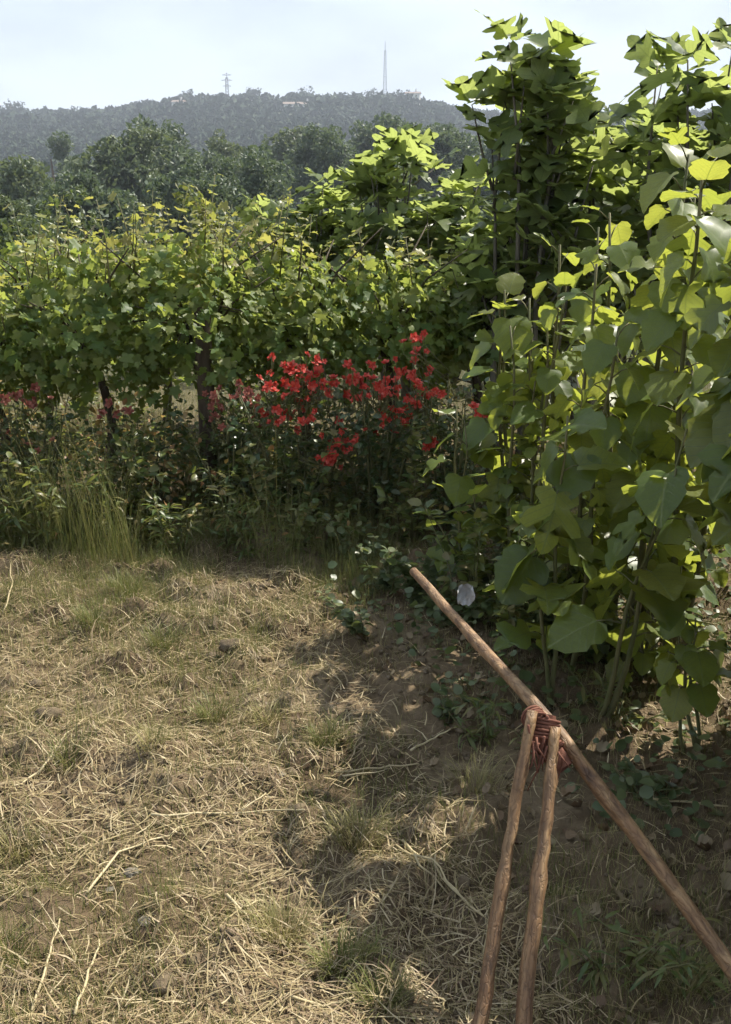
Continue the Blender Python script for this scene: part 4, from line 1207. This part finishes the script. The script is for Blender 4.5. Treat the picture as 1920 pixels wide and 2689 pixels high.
for i, (px, py, r, mt, lab) in enumerate([
    (345, 2300, .030, 'stone', 'pale flat stone in the straw at lower left'), (385, 2425, .024, 'stone', 'pale stone just below the flat stone'),
    (290, 2345, .020, 'stone', 'small grey stone left of the flat stone'), (510, 2540, .032, 'clod', 'rounded soil clod above a dark hollow near the bottom'),
    (430, 2600, .040, 'clod', 'broad cracked soil clod at the bottom'), (740, 2040, .020, 'stone', 'small pale stone in the middle of the straw'),
    (1475, 2640, .034, 'clod', 'round clod beside the foot of the right upright pole'), (130, 1880, .050, 'clod', 'large brown clod at the left in the straw'),
    (610, 1700, .055, 'clod', 'dug up brown clod at the edge of the shade'), (560, 1730, .040, 'clod', 'dark clod left of the dug up clod'),
    (690, 1715, .040, 'clod', 'clod right of the dug up clod'), (120, 2560, .030, 'clod', 'grey clod in the bottom left corner'),
    (600, 2420, .018, 'stone', 'tiny pale stone right of the rounded clod'), (1560, 2480, .030, 'clod', 'shaded clod between the poles near the bottom')]):
    r *= .62; p = on_ground(px, py); V, T = lump(r, 100 + i)
    tag(put('stone' if mt == 'stone' else 'soil_clod', mesh_from('clod', V, T, smooth=(mt == 'clod')), M[mt], loc=(p.x, p.y, p.z + r * .2)), lab, 'stone' if mt == 'stone' else 'soil clod', 'stones and clods on the ground')

def stalk(label, segs, r=.0035):
    P0 = [on_ground(*q) for q in segs[0]]
    t = thing('dry_stalk', label, 'dry stalk', P0[0], 'long dry stalks on the ground')
    for k, seg in enumerate(segs):
        P = [on_ground(*q) + Vector((0, 0, .012 + random.uniform(0, .02))) for q in seg]
        Q = []
        for a_, b_ in zip(P[:-1], P[1:]):
            for i in range(4): Q.append(a_.lerp(b_, i / 4) + rv(.0025) - P0[0])
        Q.append(P[-1] - P0[0])
        for q in Q: q.z = max(q.z, gz(q.x + P0[0].x, q.y + P0[0].y) - P0[0].z + .006)
        m = MB(); m.tube(Q, [r * (1 - .5 * i / len(Q)) * (.75 if k else 1) for i in range(len(Q))], 6)
        put('stem' if k == 0 else 'side_shoot', m.mesh('stem'), M['stalk'], t)
stalk('forked pale dry stalk lying at the left edge', [[(100, 2050), (165, 1960), (225, 1900)], [(190, 1960), (230, 2000), (250, 2040)], [(110, 2040), (40, 2090)]], .004)
stalk('long pale stalk from lower left rising to the right', [[(230, 2370), (310, 2270), (390, 2230), (500, 2180)], [(300, 2280), (260, 2300)]])
stalk('straight dry stalk leaning in the bottom left corner', [[(85, 2680), (130, 2560), (160, 2440)]])
stalk('second dry stalk leaning near the bottom left', [[(200, 2689), (240, 2580), (262, 2490)]])
stalk('pale stalk lying level across the middle of the straw', [[(400, 2170), (560, 2150), (720, 2145), (800, 2160)], [(640, 2148), (700, 2110)]])
stalk('bundle of pale stalks along the shadow edge', [[(1060, 2230), (1160, 2330), (1270, 2430)], [(1080, 2270), (1180, 2370)], [(1040, 2250), (1130, 2290), (1220, 2390)]], .004)
stalk('pale stalk crossing the shadow edge', [[(880, 2040), (1000, 2030), (1100, 2035)], [(900, 2060), (1010, 2045)]])
stalk('short bent stalk at the left edge below the weeds', [[(10, 1620), (35, 1560), (30, 1500)]])
stalk('curved stalk below the yellow tuft', [[(600, 2380), (660, 2440), (690, 2500)], [(640, 2420), (700, 2390)]])
stalk('pale dry stalk in the lit patch at the right edge', [[(1700, 2110), (1800, 2125), (1910, 2135)], [(1760, 2118), (1830, 2090)]], .004)
stalk('thin stalk at the bottom centre right of the clod', [[(760, 2650), (850, 2665), (930, 2650)]])
stalk('pale stalk left of the poles pointing at the lashing', [[(1080, 1990), (1140, 1960), (1200, 1930)]])

def tuft(label, px, py, n, h, mat='grass'):
    p = on_ground(px, py); rr = h * .55
    x = RNG.normal(0, rr * .5, n); y = RNG.normal(0, rr * .4, n); an = np.arctan2(y, x) + RNG.normal(0, .7, n)
    D = np.c_[np.cos(an), np.sin(an), np.zeros(n)] * RNG.uniform(.25, .8, n)[:, None]
    zg = gzs(p.x + x, p.y + y) - p.z
    ln = RNG.uniform(.5, 1.1, n) * h
    V, T = strips(np.c_[x, y, zg - .005], D, ln, RNG.uniform(.0009, .002, n), ln * RNG.uniform(.5, 1.0, n), RNG.normal(0, .3, n))
    o = put('grass_tuft', mesh_from('grass_tuft', V, T), M[mat], loc=p, kind=None)
    tag(o, label, 'grass tuft', 'grass tufts in the dry ground')
for (px, py, n, h, mt, lab) in [
    (180, 2010, 150, .10, 'grass', 'green grass tuft under the forked dry stalk'), (560, 1890, 240, .09, 'grass', 'green grass tuft in the middle left of the straw'),
    (860, 1960, 240, .10, 'grass', 'green grass tuft nearest the shade edge'), (950, 2220, 280, .10, 'grass_dry', 'yellow green tuft at the shade edge low down'),
    (400, 1960, 160, .08, 'grass_dry', 'sparse yellow tuft left of centre'), (40, 2250, 200, .08, 'grass_dry', 'yellow grass tuft at the left edge'),
    (740, 2470, 300, .10, 'grass_dry', 'yellowish tuft low in the middle'), (900, 2550, 320, .09, 'grass', 'wide green tuft at the bottom centre'),
    (30, 2520, 180, .07, 'grass', 'dark green tuft in the bottom left corner'), (1000, 2640, 260, .08, 'grass', 'green tuft left of the left upright pole'),
    (430, 1700, 200, .10, 'grass', 'green tuft left of the dug up clods'), (250, 1640, 260, .10, 'grass', 'spreading green tuft below the weeds at left'),
    (1250, 2080, 170, .12, 'grass_dry', 'drooping yellow green tuft left of the lashing'), (700, 1900, 160, .08, 'grass_dry', 'small yellow tuft in the upper straw'),
    (1800, 2600, 260, .09, 'grass_dry', 'dull tuft below the long pole at the corner'), (330, 1560, 260, .11, 'grass', 'lush tuft where the grass meets the weeds')]:
    tuft(lab, px, py, n, h, mt)

dm = []
for i in range(1300):
    xx = random.uniform(-.35, 1.9); yy = random.uniform(1.5, 5.0)
    if xx < .22 - (yy - 2.5) * .27 and random.random() < .96: continue
    an = random.uniform(0, 6.28)
    dm.append(frame(Vector((xx, yy, gz(xx, yy) + .008)), (math.cos(an), math.sin(an), random.uniform(-.1, .2)), Vector((0, 0, 1)) + rv(.5), random.uniform(.012, .036)))
dl = leaf_mass('dead', dm, None, 'dead_leaves')
tag(dl, 'fallen brown leaves scattered on the shaded soil', 'leaf litter')

# ------------------------------------------------------------------ air
m = MB(); m.box((0, 780, 26), (3400, 1900, 110))
hz, t, out = newmat('haze')
pv = t.nodes.new('ShaderNodeVolumePrincipled')
pv.inputs['Color'].default_value = (.80, .88, 1.0, 1)
pv.inputs['Density'].default_value = .00046
pv.inputs['Anisotropy'].default_value = .1
t.links.new(pv.outputs[0], out.inputs['Volume'])
haze = put('haze', m.mesh('haze', False), hz, kind='stuff')
tag(haze, 'thin pale blue air over the valley', 'haze')
print('objects', len(bpy.data.objects), 'tris', sum(len(me.polygons) for me in bpy.data.meshes))
